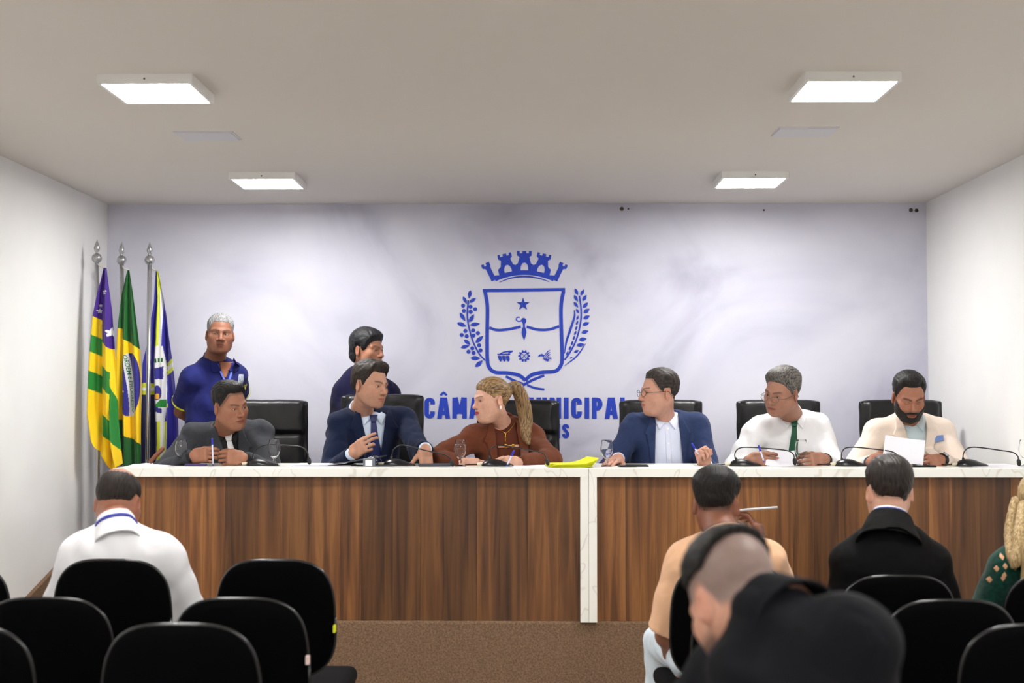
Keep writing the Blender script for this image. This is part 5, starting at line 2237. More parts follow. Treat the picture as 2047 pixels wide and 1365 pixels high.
person(dict(label='man in white shirt and green tie with glasses low on his nose', group=DH, floor=ZS, face=1,
            hc=(1563, 784, 7.16), yaw=-46, pitch=14, roll=10, nb=(1580, 832, 7.37), shl=(1512, 862, 7.33), shr=(1634, 852, 7.42), pel=(1566, 1.0, 7.53),
            wl=(1497, 921, 7.04), wr=(1650, 919, 7.05), polel=(-0.5, 0.2, -0.8), poler=(0.45, 0.3, -0.8), fat=1.12, mid=-0.02, neck_r=0.058,
            handl=dict(d=(0.75, -0.45, 0.10), t=(0.1, 0.2, 1), curls=(0.5, 0.55, 0.65, 0.7), thumb=0.8), handr=dict(d=(-0.85, -0.45, -0.06), t=(0.0, 0.35, 1), curl=0.45, thumb=0.6),
            skin=srgb(178, 122, 96), brow=(0.03, 0.025, 0.022), stubble=0.14, gaze=(-0.1, 0.0), eye_open=0.85, jaw=1.06, face_w=1.04,
            m_trousers=M_TROUSER, wear=w5, seed=5.9, recede=0.0,
            hair=lambda p: hair_obj(p, p['root'], p['base'], hair_mat('greying_hair', (0.022, 0.019, 0.017), (0.19, 0.175, 0.16), yaw=-46), ts=0.009, tt=0.022, front=0.008, wav=0.0018, freq=220,
                                    extra=[((0.0, -0.045, 0.110), (0.05, 0.04, 0.026))])))


# ---- man in beige blazer reading
def w6(p):
    m = cloth('beige_linen', (226, 210, 196), var=0.05, sheen=0.05)
    sh = mat('pale_aqua_shirt', srgb(196, 214, 220), 0.7, bump=0.1, bscale=600)
    wear_shirt(p, sh, h=0.0075)
    j = wear_jacket(p, m, bottom=-0.42, half=0.070, lap=0.075)
    x, z = center(p, -0.100)
    patch('pocket_square', p['FJ'], [((x + 0.098, z - 0.004), (x + 0.098, z - 0.022)), ((x + 0.110, z + 0.014), (x + 0.110, z - 0.020)), ((x + 0.142, z + 0.018), (x + 0.142, z - 0.014))],
          mat('blue_pocket_square', srgb(112, 136, 188), 0.7), j, p['base'], 0.006, 0.004)
    cuffs(p, mat('dark_cuff', srgb(60, 62, 72), 0.7), 0.034, 0.010)
    band(p, 'r', mat('dark_band', (0, 0, 0)), back=0.006, r=0.034)


def h6(p):
    hair_obj(p, p['root'], p['base'], BH(p['yaw']), ts=0.006, tt=0.018, front=0.0, wav=0.0012, extra=[((0.0, -0.03, 0.112), (0.046, 0.04, 0.022))])
    p['hair_name'] = 'beard'

    # beard: a thin layer over jaw and chin taken from the head field
    F0 = p['FH']
    F = Field.__new__(Field)
    F.h, F.lo, F.ax = F0.h, F0.lo, F0.ax
    X, Y, Z = F.xyz()
    hc, R = p['hc'], p['R']
    x, y, z = X - hc[0], Y - hc[1], Z - hc[2]
    lx = np.abs(R[0, 0] * x + R[1, 0] * y + R[2, 0] * z)
    ly = R[0, 1] * x + R[1, 1] * y + R[2, 1] * z
    lz = R[0, 2] * x + R[1, 2] * y + R[2, 2] * z
    top = np.interp(lx, [0, 0.02, 0.032, 0.045, 0.06, 0.075], [-0.080, -0.078, -0.056, -0.050, -0.036, 0.0])
    d = np.maximum(F0.v - 0.0032 + 0.0010 * np.sin(420 * lx) * np.sin(380 * lz), (lz - top) * 0.8)
    d = np.maximum(d, ly + 0.004 + 0.25 * np.maximum(lz + 0.06, 0))
    d = np.maximum(d, -0.122 - lz)
    mo = np.maximum(np.maximum(F0.v - 0.0035, np.abs(lz + 0.0535 + 0.25 * np.maximum(lx - 0.015, 0)) - 0.0045), np.maximum(lx - 0.034, ly + 0.06))
    F.v = np.minimum(d, mo).astype(np.float32)
    sdf_obj('beard', F, BH(0, (1, 1, 3)), p['root'], p['base'])


person(dict(label='bearded man in beige blazer, head bowed, reading a sheet of paper', group=DH, floor=ZS, face=1,
            hc=(1817, 793, 7.15), yaw=-1, pitch=24, roll=0, nb=(1817, 838, 7.38), shl=(1751, 868, 7.36), shr=(1882, 866, 7.38), pel=(1815, 1.0, 7.53),
            wl=(1739, 925, 6.98), wr=(1884, 920, 7.02), polel=(-0.65, 0.1, -0.8), poler=(0.65, 0.1, -0.8), closed=True,
            handl=dict(d=(0.85, -0.25, 0.18), t=(-0.1, 0.2, 1), curl=0.40, thumb=0.6), handr=dict(d=(-0.75, -0.55, -0.08), t=(-0.2, 0.6, 0.8), curl=0.38, spread=0.1, thumb=0.4),
            skin=srgb(176, 112, 82), brow=(0.012, 0.009, 0.008), brow_w=0.005, stubble=0.5,
            m_trousers=cloth('beige_trousers', (214, 198, 184)), wear=w6, hair=h6, seed=6.6, recede=0.016, hl_up=0.010))


# ---- standing man in blue polo
def w7(p):
    m = cloth('royal_blue_pique', (30, 35, 96), var=0.05, sheen=0.05)
    o = wear_shirt(p, m, name='polo_shirt', sleeves=0.35, loose=0.022, inf=0.016, h=0.0075, amp=0.004, collar=True, wing=False)
    my = mat('lime_trim', srgb(214, 220, 40), 0.7)
    for sd in 'lr':
        a, b = p['sh' + sd], p['el' + sd]
        d = nrm(b - a)
        e = a + (b - a) * 0.70
        V, Q = tube_arrays([e - d * 0.008, e - d * 0.004, e + d * 0.003], [0.0765, 0.079, 0.078], 28, False)
        mesh_obj('sleeve_trim', np_mesh('sleeve_trim', V - p['base'], Q), my, o)
    x, z = center(p, -0.13)
    patch('chest_badge', p['FS'], [((x + 0.070, z + 0.05), (x + 0.092, z + 0.05)), ((x + 0.070, z - 0.01), (x + 0.094, z - 0.01))], mat('badge_silver', srgb(170, 178, 190), 0.6, var=0.5, vscale=120), o, p['base'], 0.003, 0.002)
    patch('chest_badge', p['FS'], [((x + 0.072, z - 0.012), (x + 0.094, z - 0.012)), ((x + 0.076, z - 0.05), (x + 0.096, z - 0.05))], mat('badge_gold', srgb(196, 180, 70), 0.6, var=0.4, vscale=120), o, p['base'], 0.003, 0.002)
    x, z = center(p, -0.02)
    for q in (-1, 1):
        patch('collar_wing', p['FS'], [((x + q * 0.056, z + 0.040), (x + q * 0.072, z + 0.012)), ((x + q * 0.036 + 0.004, z - 0.002), (x + q * 0.070, z - 0.030)), ((x + q * 0.016 + 0.006, z - 0.040), (x + q * 0.050, z - 0.052))],
              m, o, p['base'], 0.008, 0.004, fallback=p['nb'][1] - 0.062)
    rows = [((x - 0.030, z + 0.015), (x + 0.034, z + 0.015)), ((x + 0.002, z - 0.085), (x + 0.016, z - 0.085))]
    patch('neck_opening', p['FS'], rows, mat('chest_skin', srgb(140, 86, 60), 0.5), p['root'], p['base'], 0.0025, 0.002, fallback=p['nb'][1] - 0.06)
    # lanyard
    ml = mat('blue_lanyard', srgb(96, 116, 214), 0.5)
    x2, z2 = center(p, -0.15)
    ly = patch('lanyard', p['FS'], [((x + 0.040, z - 0.0), (x + 0.049, z - 0.0)), ((x2 + 0.024, z2), (x2 + 0.033, z2))], ml, p['root'], p['base'], 0.007, 0.002, fallback=p['nb'][1] - 0.06)
    patch('lanyard_strap', p['FS'], [((x - 0.040, z + 0.0), (x - 0.031, z + 0.0)), ((x2 + 0.018, z2), (x2 + 0.028, z2))], ml, ly, p['base'], 0.007, 0.002, fallback=p['nb'][1] - 0.06)


person(dict(label='man in royal blue polo shirt standing by the flags, hands behind his back', group='people standing behind the desk', floor=ZS, face=1, stand=True,
            hc=(440, 668, 8.13), yaw=16, pitch=2, roll=3, nb=(428, 722, 8.24), shl=(384, 758, 8.13), shr=(470, 752, 8.33), pel=(430, 1.33, 8.27),
            wl=(420, 868, 8.46), wr=(452, 870, 8.52), polel=(-1, -0.1, 0.0), poler=(0.05, 1.0, 0.0), bare=True, fat=1.12, mid=0.012, hand_s=0.92,
            skin=srgb(150, 94, 68), brow=(0.03, 0.025, 0.02), nose=1.25, jaw=1.05, face_w=1.06, gaze=(-0.25, 0.0), eye_open=0.85, neck_r=0.060, collar_gap=0.03,
            m_trousers=cloth('dark_jeans', (26, 30, 48)), wear=w7, seed=7.7, recede=0.012,
            hair=lambda p: hair_obj(p, p['root'], p['base'], hair_mat('cropped_grey_hair', (0.10, 0.10, 0.10), (0.33, 0.33, 0.34), 0.7), ts=0.005, tt=0.010, wav=0.0012)))


# ---- standing man in dark navy shirt
def w8(p):
    wear_shirt(p, cloth('ink_navy_shirt', (20, 19, 52), var=0.05, sheen=0.05), sleeves=0.95, loose=0.02, inf=0.02, h=0.0085, amp=0.004)


person(dict(label='man with longish black hair in ink navy shirt standing behind the navy suit', group='people standing behind the desk', floor=ZS, face=1, stand=True,
            hc=(735, 699, 8.15), yaw=60, pitch=4, roll=0, nb=(724, 752, 8.27), shl=(688, 786, 8.24), shr=(776, 786, 8.36), pel=(730, 1.33, 8.28),
            wl=(678, 930, 8.22), wr=(788, 930, 8.30), polel=(-0.3, 1, 0), poler=(0.3, 1, 0),
            skin=srgb(186, 124, 92), brow=(0.02, 0.015, 0.012), nose=1.12, gaze=(0.1, 0), eye_open=0.75,
            m_trousers=M_TROUSER, wear=w8, seed=8.8,
            hair=lambda p: hair_obj(p, p['root'], p['base'], hair_mat('black_grey_hair', (0.005, 0.005, 0.006), (0.03, 0.03, 0.034), yaw=60), ts=0.014, tt=0.020, front=0.008, wav=0.004, freq=140,
                                    hl=([-0.11, -0.075, -0.06, -0.046, -0.030, -0.012, -0.004, 0.030, 0.040, 0.075, 0.13], [0.066, 0.056, 0.044, 0.016, -0.025, -0.028, 0.018, 0.014, -0.05, -0.082, -0.088]),
                                    extra=[((0, 0.085, -0.03), (0.058, 0.035, 0.055))])))


# ================================================================== AUDIENCE
def lanyard_back(p, m, z0=0.0, r=0.071):
    Fc = collar_ring(p, r, r - 0.001, -0.006 + z0, 0.008 + z0, 0.003, 0.03)
    sdf_obj('lanyard', Fc, m, p['root'], p['base'])


M_LANY = mat('royal_lanyard', srgb(44, 52, 150), 0.5)


def w9(p):
    wear_shirt(p, M_WHITE, h=0.0064, amp=0.004, loose=0.020, inf=0.026, sleeves=0.96, ring=(0.068, 0.063))
    lanyard_back(p, M_LANY, 0.0, 0.0745)


def bald(p):
    hm = hair_mat('thin_dark_hair', (0.012, 0.009, 0.008), (0.03, 0.022, 0.018), 0.6, BACK)

    def keep(x, y, z):
        line = np.interp(y, HL_MEN[0], HL_MEN[1])
        top = np.interp(y, [-0.05, 0.02, 0.07, 0.10, 0.13], [0.060, 0.085, 0.092, 0.088, 0.08])
        return np.maximum((line - z) * 0.7, (z - top + 0.003 * np.sin(500 * x)) * 0.8)
    hair_obj(p, p['root'], p['base'], hm, ts=0.004, tt=0.003, wav=0.0008, keep=keep)


person(dict(label='balding man in white shirt with blue lanyard, seated with his back turned', group=AU, floor=0, face=-1,
            hc=(237, 1004, 5.02), yaw=176, pitch=24, roll=0, nb=(234, 1056, 4.90), shl=(160, 1112, 4.95), shr=(326, 1112, 4.95), pel=(240, 0.56, 4.99), hh=0.0033,
            wl=(160, 1285, 5.24), wr=(355, 1275, 5.26), polel=(-0.5, -0.4, -0.7), poler=(0.75, -0.4, -0.6), fat=1.14, knee_z=0.52, bw=1.08, ls=1.0, neck_r=0.060, collar_low=-0.068, neck_cut=0.034,
            skin=srgb(172, 108, 78), m_trousers=M_TROUSER, wear=w9, hair=bald, seed=1.7))


def w10(p):
    wear_shirt(p, cloth('peach_jersey', (226, 180, 144), var=0.03), name='tee_shirt', sleeves=0.47, loose=0.03, inf=0.022, amp=0.0035, collar=False)
    Fc = collar_ring(p, 0.075, 0.070, -0.018, 0.006, 0.004, 0.03)
    sdf_obj('neckband', Fc, cloth('peach_jersey', (0, 0, 0)), p['root'], p['base'])


person(dict(label='man in peach t-shirt and pale jeans holding a phone to his mouth', group=AU, floor=0, face=-1,
            hc=(1432, 1008, 5.04), yaw=163, pitch=12, roll=0, nb=(1446, 1070, 4.93), shl=(1374, 1128, 4.96), shr=(1528, 1124, 4.98), pel=(1440, 0.56, 5.0), hh=0.0033,
            wl=(1362, 1345, 5.20), wr=(1522, 1096, 5.22), polel=(-0.5, -0.3, -0.5), poler=(0.35, -0.1, -1.0), bare=True, knee_z=0.54, knee_spread=0.10,
            handr=dict(d=(-0.10, 0.15, 0.95), t=(-0.45, -0.85, 0.0), curls=(0.42, 0.5, 0.55, 0.5), thumb=0.5, spread=0.08), skin=srgb(150, 92, 66), fade=(0, 0.7, (0.015, 0.012, 0.011)),
            knee_l=W(1322, 1320, 5.38), trouser_name='jeans', m_trousers=mat('pale_jeans', srgb(206, 218, 228), 0.85, bump=0.3, bscale=400, var=0.08, vscale=25), wear=w10, seed=2.9, trouser_h=0.009,
            hair=lambda p: hair_obj(p, p['root'], p['base'], BH(p['yaw']), ts=0.004, tt=0.026, wav=0.003, freq=330, h=0.0034,
                                    hl=([-0.11, -0.075, -0.06, -0.046, -0.030, -0.012, -0.004, 0.034, 0.046, 0.075, 0.13], [0.062, 0.052, 0.044, 0.030, 0.012, 0.012, 0.032, 0.034, 0.0, -0.035, -0.045]))))


def w11(p):
    m = cloth('black_wool', (8, 8, 9), var=0.05, sheen=0.0)
    wear_shirt(p, M_WHITE, h=0.009, ring=(0.050, 0.062), inf=0.002)
    lanyard_back(p, mat('blue_lanyard_dark', srgb(30, 46, 140), 0.5), 0.016, 0.070)
    wear_jacket(p, m, front=False, pad=0.016, amp=0.002, loose=0.016)


person(dict(label='man in black suit with blue lanyard, seated with his back turned', group=AU, floor=0, face=-1,
            hc=(1777, 982, 5.03), yaw=180, pitch=8, roll=0, nb=(1777, 1048, 4.92), shl=(1700, 1128, 4.94), shr=(1860, 1128, 4.94), pel=(1783, 0.56, 4.99), hh=0.0033,
            wl=(1706, 1300, 5.22), wr=(1860, 1300, 5.22), polel=(-0.35, -0.4, -0.6), poler=(0.35, -0.4, -0.6), knee_z=0.52, neck_r=0.056,
            skin=srgb(226, 168, 140), fade=(0, 0.5, (0.04, 0.03, 0.025)), m_trousers=M_TROUSER, wear=w11, seed=0.9,
            hair=lambda p: hair_obj(p, p['root'], p['base'], hair_mat('combed_dark_hair', (0.008, 0.006, 0.006), (0.035, 0.026, 0.022), 0.45, BACK), ts=0.007, tt=0.018, wav=0.0015)))


def w12(p):
    m = cloth('dark_navy_pique', (7, 8, 14), var=0.06, sheen=0.0)
    o = wear_shirt(p, m, name='polo_shirt', sleeves=0.42, loose=0.028, inf=0.028, h=0.0066, amp=0.004, ring=(0.074, 0.070))


def h12(p):
    def keep(x, y, z):
        edge = 0.050 + 0.10 * np.maximum(-y - 0.02, 0) + 0.0 * x
        edge = np.where(y > 0.05, 0.050 + (y - 0.05) * 0.9, edge)
        return (edge - z + 0.002 * np.sin(380 * x + 200 * y)) * 0.8
    hair_obj(p, p['root'], p['base'], BH(p['yaw']), ts=0.004, tt=0.016, wav=0.0015, freq=300, keep=keep)


person(dict(label='man with shaved sides in dark polo shirt bending forward, seen from behind', group=AU, floor=0, face=-1,
            hc=(1468, 1200, 2.52), yaw=-160, pitch=36, roll=4, nb=(1556, 1236, 2.42), shl=(1456, 1362, 2.56), shr=(1698, 1290, 2.30), pel=(1690, 0.55, 2.20),
            wl=(1480, 1640, 2.78), wr=(1620, 1640, 2.78), polel=(-0.5, 0.0, -0.5), poler=(0.6, 0.3, -0.4), bare=True, fat=1.15, bw=1.08, knee_z=0.52, neck_r=0.062, hh=0.003, neck_cut=0.06, stoop=True,
            skin=srgb(206, 146, 118), stubble=0.75, fade=(0, 0.85, (0.16, 0.125, 0.115)), brow=(0.02, 0.015, 0.012), m_trousers=M_TROUSER, wear=w12, hair=h12, seed=5.1))


def w13(p):
    wear_shirt(p, cloth('green_lace', (5, 60, 48), var=0.45, vs=70, bump=0.6), name='lace_blouse', sleeves=0.95, loose=0.012, inf=0.016, amp=0.003, collar=False)
    # open lace holes on the shoulder
    mm = mat('lace_skin', srgb(214, 160, 120), 0.6)
    o = None
    for i in range(10):
        sh = p['shl']
        a = i * 2.4
        q = W(1991 + 14 * math.sin(i * 1.9) + i * 1.0 - 4, 1106 + i * 6, 4.9)
        y = p['FS'].front(np.array([q[0]]), np.array([q[2]]))[0]
        if np.isnan(y):
            continue
        s_ = 0.007
        patch('lace_hole', p['FS'], [((q[0], q[2] + s_ * 1.6), (q[0] + 0.001, q[2] + s_ * 1.6)), ((q[0] - s_, q[2]), (q[0] + s_, q[2])), ((q[0], q[2] - s_ * 1.6), (q[0] + 0.001, q[2] - s_ * 1.6))], mm, p['root'], p['base'], 0.0015, 0.001)


def h13(p):
    m = hair_mat('blonde_hair', srgb(120, 92, 58), srgb(214, 188, 140), 0.45, (1.0, 1.0, 26.0))
    hl = ([-0.11, -0.08, -0.06, -0.04, -0.015, 0.02, 0.05, 0.13], [0.074, 0.062, 0.045, 0.0, -0.05, -0.10, -0.12, -0.12])
    o = hair_obj(p, p['root'], p['base'], m, hl=hl, ts=0.018, tt=0.022, wav=0.0012, freq=300, h=0.0038)
    for path, r0 in ((([2030, 1000, 4.98], [2020, 1060, 4.94], [2022, 1105, 4.88], [2030, 1140, 4.86]), 0.02),
                     (([2046, 1010, 4.95], [2040, 1070, 4.86], [2034, 1115, 4.83], [2024, 1135, 4.83]), 0.024),
                     (([2070, 1020, 4.92], [2062, 1090, 4.82], [2058, 1150, 4.81], [2050, 1175, 4.81]), 0.03),
                     (([2100, 1020, 4.92], [2100, 1090, 4.81], [2098, 1150, 4.80], [2096, 1185, 4.80]), 0.03),
                     (([2130, 1010, 4.95], [2135, 1080, 4.86], [2138, 1130, 4.84], [2130, 1160, 4.84]), 0.026)):
        P = smooth_path([W(*q) for q in path], 7)
        rr = r0 * np.interp(np.linspace(0, 1, len(P)), [0, 0.3, 0.75, 1], [0.8, 1.0, 0.8, 0.15])
        F = Field(P.min(0) - 0.05, P.max(0) + 0.05, 0.0036)
        for i in range(len(P) - 1):
            F.put(cone(P[i], P[i + 1], rr[i], rr[i + 1]), 0.008)
        X, Y, Z = F.xyz()
        F.v += (0.0010 * np.sin(420 * X + 180 * Y + 2 * np.sin(15 * Z))).astype(np.float32)
        sdf_obj('hair_lock', F, m, o, p['base'], soft=2)


person(dict(label='blonde woman in green lace blouse at the end of the front row', group=AU, floor=0, face=-1,
            hc=(2086, 1012, 5.02), hs=0.95, yaw=178, pitch=8, nb=(2086, 1072, 4.92), shl=(2014, 1136, 4.94), shr=(2158, 1136, 4.94), pel=(2100, 0.56, 4.99), hh=0.0036,
            wl=(2010, 1290, 5.2), wr=(2170, 1290, 5.2), polel=(-1, -0.3, -0.4), poler=(1, -0.3, -0.4), ls=0.93, hand_s=0.88, neck_r=0.049, knee_z=0.5,
            skin=srgb(222, 168, 134), m_trousers=M_TROUSER, wear=w13, hair=h13, seed=3.9))

# ================================================================== THINGS ON THE DESK
M_GLASS = mat('clear_glass', (1, 1, 1), 0.0, trans=1.0, ior=1.25, spec=0.8)
M_WATER = mat('water', (0.96, 0.98, 1.0), 0.0, trans=1.0, ior=1.2)


def make_goblet(water):
    r = empty('water_goblet')
    prof = [(0.0001, 0.0), (0.029, 0.0), (0.030, 0.002), (0.012, 0.006), (0.006, 0.012), (0.0065, 0.020), (0.0095, 0.024), (0.0065, 0.029), (0.009, 0.036),
            (0.020, 0.050), (0.029, 0.066), (0.0325, 0.083), (0.0315, 0.100), (0.0275, 0.120), (0.0255, 0.134), (0.0245, 0.1345),
            (0.0240, 0.134), (0.0260, 0.120), (0.0300, 0.100), (0.0310, 0.083), (0.0275, 0.067), (0.0185, 0.052), (0.008, 0.041), (0.0001, 0.039)]
    mesh_obj('goblet_glass', lathe_mesh('goblet_glass', prof, 36), M_GLASS, r)
    if water:
        lv = water
        zs = [z for z in (0.0395, 0.0415, 0.053, 0.068, 0.083, 0.100, 0.120) if z < lv] + [lv]
        rs = np.interp(zs, [0.039, 0.041, 0.052, 0.067, 0.083, 0.100, 0.120, 0.134], [0.0002, 0.0078, 0.0183, 0.0273, 0.0308, 0.0298, 0.0258, 0.0238])
        pw = list(zip(rs, zs)) + [(0.0001, lv)]
        mesh_obj('water', lathe_mesh('water', pw, 36), M_WATER, r)
    return r


for px, y, wl, lb in ((362, 6.98, 0.082, 'half full water goblet beside the hands of the man in grey'), (548, 6.98, 0.0, 'empty goblet behind the microphone of the man in the grey suit'),
                      (920, 6.93, 0.112, 'nearly full water goblet before the woman in brown'), (1213, 6.93, 0.088, 'half full water goblet beside the hand of the man in slate blue'),
                      (1602, 7.02, 0.0, 'empty goblet behind the papers of the man with the green tie'), (2050, 6.98, 0.0, 'goblet at the right end of the desk by the last microphone')):
    o = make_goblet(wl)
    o.location = (W(px, 930, y)[0], y, DT)
    tag(o, lb, 'goblet', 'goblets on the desk')

M_MIC = mat('mic_black', srgb(18, 18, 20), 0.3)
M_MESH = mat('mic_grille', srgb(24, 24, 26), 0.6, bump=0.8, bscale=900)
M_PLUG = mat('plug_cream', srgb(206, 196, 172), 0.45)


def make_mic(b, path, lab):
    """b: base pixel x and depth; path: neck pixels (px,py,y)"""
    p = W(b[0], 930, b[1])
    base = np.array([p[0], b[1], DT])
    r = empty('gooseneck_microphone', base, 0, lab, 'microphone', 'gooseneck microphones on the desk')
    F = Field((-0.11, -0.07, -0.002), (0.11, 0.07, 0.065), 0.0036)
    F.put(ell((-0.015, 0, 0.002), (0.062, 0.048, 0.036)))
    F.put(ell((0.030, 0, 0.0), (0.062, 0.046, 0.020)), 0.02)
    F.v = np.maximum(F.v, 0.0005 - F.xyz()[2] + 0 * F.v)
    sdf_obj('mic_base', F, M_MIC, r)
    P = [np.array([-0.035, 0.0, 0.03])] + [W(*q) - base for q in path]
    P = smooth_path(P, 8)
    tube('gooseneck', P, 0.0032, M_MIC, r, 8)
    tube('neck_collar', [(-0.035, 0, 0.026), P[3], P[6]], [0.009, 0.007, 0.005], M_MIC, r, 10)
    e, d = P[-1], nrm(P[-1] - P[-3])
    tube('mic_head', [e - d * 0.004, e, e + d * 0.006, e + d * 0.024, e + d * 0.032], [0.005, 0.008, 0.0105, 0.0105, 0.006], M_MESH, r, 14)
    pl = tube('plug', [(-0.066, -0.005, 0.012), (-0.098, -0.008, 0.010)], 0.0085, M_PLUG, r, 12)
    tube('cable', smooth_path([(-0.098, -0.008, 0.010), (-0.14, -0.004, 0.009), (-0.16, 0.06, 0.006), (-0.14, 0.16, 0.006)], 6), 0.0035, M_MIC, pl, 8)
    return r


for (bx_, by_), path, lab in (
        ((522, 6.98), [(505, 912, 6.98), (512, 899, 6.98), (532, 889, 6.98), (570, 890, 6.96), (602, 893, 6.95), (614, 903, 6.94), (617, 916, 6.93)], 'gooseneck microphone before the man in the grey suit'),
        ((795, 6.96), [(784, 908, 6.96), (787, 898, 6.96), (800, 890, 6.96), (815, 891, 6.95), (850, 900, 6.93), (885, 908, 6.9), (898, 914, 6.87), (902, 922, 6.85)], 'gooseneck microphone before the man in the navy suit'),
        ((992, 6.94), [(978, 908, 6.94), (980, 899, 6.94), (990, 892, 6.94), (1010, 891, 6.94), (1050, 898, 6.9), (1080, 904, 6.87), (1090, 910, 6.86), (1093, 919, 6.84)], 'gooseneck microphone before the woman in brown, by the yellow papers'),
        ((1487, 6.97), [(1469, 912, 6.97), (1471, 902, 6.97), (1480, 895, 6.97), (1500, 894, 6.97), (1545, 897, 6.95), (1575, 901, 6.93), (1586, 908, 6.92), (1588, 917, 6.91)], 'gooseneck microphone before the man with the green tie'),
        ((1698, 6.97), [(1682, 912, 6.97), (1684, 902, 6.97), (1692, 895, 6.97), (1712, 894, 6.97), (1752, 898, 6.95), (1780, 902, 6.93), (1792, 908, 6.92), (1795, 917, 6.91)], 'gooseneck microphone before the man in the beige blazer'),
        ((1940, 6.97), [(1925, 912, 6.97), (1928, 902, 6.97), (1937, 895, 6.97), (1955, 894, 6.97), (2000, 900, 6.95), (2024, 904, 6.93), (2034, 911, 6.92), (2036, 919, 6.91)], 'gooseneck microphone at the right end of the desk')):
    make_mic((bx_, by_), path, lab)

M_PAPER = mat('white_paper', srgb(232, 232, 240), 0.8)
M_PAPERY = mat('yellow_paper', srgb(228, 232, 30), 0.7)


def sheet(name, px, y, w, d, rz, z, m, label, cat, curl=0.0, group=None, th=0.0012):
    """thin sheet lying on the desk, optionally curling up at its +x side"""
    n = 12
    xs = np.linspace(-w / 2, w / 2, n)
    zz = curl * np.clip(xs / (w / 2), 0, 1) ** 2
    V = []
    for s in (0, 1):
        for yy in (-d / 2, d / 2):
            V += [(x, yy, zz[i] + s * th) for i, x in enumerate(xs)]
    idx = np.arange(4 * n).reshape(2, 2, n)
    Q = []
    for i in range(n - 1):
        Q.append((idx[1, 0, i], idx[1, 0, i + 1], idx[1, 1, i + 1], idx[1, 1, i]))
        Q.append((idx[0, 0, i + 1], idx[0, 0, i], idx[0, 1, i], idx[0, 1, i + 1]))
        Q.append((idx[0, 0, i], idx[0, 0, i + 1], idx[1, 0, i + 1], idx[1, 0, i]))
        Q.append((idx[0, 1, i + 1], idx[0, 1, i], idx[1, 1, i], idx[1, 1, i + 1]))
    Q.append((idx[0, 0, 0], idx[1, 0, 0], idx[1, 1, 0], idx[0, 1, 0]))
    Q.append((idx[0, 0, -1], idx[0, 1, -1], idx[1, 1, -1], idx[1, 0, -1]))
    o = mesh_obj(name, np_mesh(name, V, Q, False), m, None, (W(px, 930, y)[0], y, z))
    o.rotation_euler = (0, 0, math.radians(rz))
    return tag(o, label, cat, group)


# papers
z = DT
sheet('paper_sheet', 300, 6.99, 0.21, 0.297, 8, z, M_PAPER, 'loose white sheet at the desk end beside the flags', 'paper')
for i in range(3):
    sheet('paper_sheet', 640 + 8 * i - (10 if i == 2 else 0), 6.99 + 0.01 * i, 0.30, 0.21, 4 - 5 * i, z + 0.003 * i, M_PAPER, ['bottom white sheet of the small pile between the grey and navy suits', 'middle white sheet of the small pile between the grey and navy suits',
          'top curling white sheet of the small pile between the grey and navy suits'][i], 'paper', 0.0 if i < 2 else 0.012, 'paper pile between the suits')
sheet('paper_sheet', 1066, 6.92, 0.21, 0.28, 3, z, M_PAPER, 'white sheet under the hands of the woman in brown', 'paper')
sheet('paper_sheet', 1330, 6.95, 0.30, 0.24, -2, z, M_PAPER, 'white sheet in front of the man in slate blue', 'paper')
sheet('paper_sheet', 1985, 6.97, 0.24, 0.25, 0, z, M_PAPER, 'white sheet beside the last microphone', 'paper')
for i in range(8):
    sheet('yellow_sheet', 1137 + 0.9 * i, 6.90 + 0.004 * (i % 3), 0.225, 0.20, 5 + 1.5 * i, z + 0.0022 * i, M_PAPERY,
          'yellow sheet in the fanned stack by the woman in brown', 'paper', 0.006 + 0.0035 * i, 'fanned yellow sheets')

# dark folder and clipboard before the man in navy
fold = empty('ring_binder', (W(728, 930, 7.0)[0], 7.0, DT), math.radians(-4), 'open dark ring binder lying before the man in the navy suit', 'binder')
M_BINDER = mat('binder_black', srgb(30, 32, 40), 0.45)
o = box('cover', (-0.17, -0.10, 0.0), (0.10, 0.11, 0.006), M_BINDER, fold, 0.001)
o.rotation_euler = (0, math.radians(-9), 0)
o.location = (0.0, 0, 0.029)
box('cover', (0.02, -0.10, 0.002), (0.17, 0.11, 0.008), M_BINDER, fold, 0.001)
box('spine_label', (0.028, -0.112, 0.004), (0.062, -0.104, 0.034), M_PAPER, fold)
box('spine', (0.014, -0.104, 0.002), (0.076, -0.092, 0.042), mat('binder_grey', srgb(104, 108, 116), 0.5), fold, 0.003)
P = [(0.048 + 0.030 * math.cos(a), -0.06, 0.022 + 0.024 * math.sin(a)) for a in np.linspace(0, 2 * math.pi, 20)]
tube('ring', P, 0.003, M_CHROME, fold, 8)
tube('ring', [(x, 0.06, zz) for x, _, zz in P], 0.003, M_CHROME, fold, 8)
pp = sheet('notebook', 868, 6.97, 0.16, 0.16, 6, DT, mat('notebook_dark', srgb(58, 60, 68), 0.5), 'dark notebook under the hand of the man in navy', 'notebook', 0.0, None, 0.012)

# phones / tablet
def phone(px, y, w, d, rz, label, name='smartphone', cat='phone', loc=None, rot=None, body=(20, 20, 22)):
    r = empty(name, loc if loc is not None else (W(px, 930, y)[0], y, DT), math.radians(rz), label, cat)
    box('body', (-w / 2, -d / 2, 0), (w / 2, d / 2, 0.009), mat('phone_body_%d' % body[0], srgb(*body), 0.35, metal=0.4), r, 0.003)
    box('screen', (-w / 2 + 0.004, -d / 2 + 0.004, 0.0085), (w / 2 - 0.004, d / 2 - 0.004, 0.0095), mat('phone_screen', srgb(8, 8, 14), 0.08), r)
    if rot is not None:
        r.rotation_euler = rot
    return r


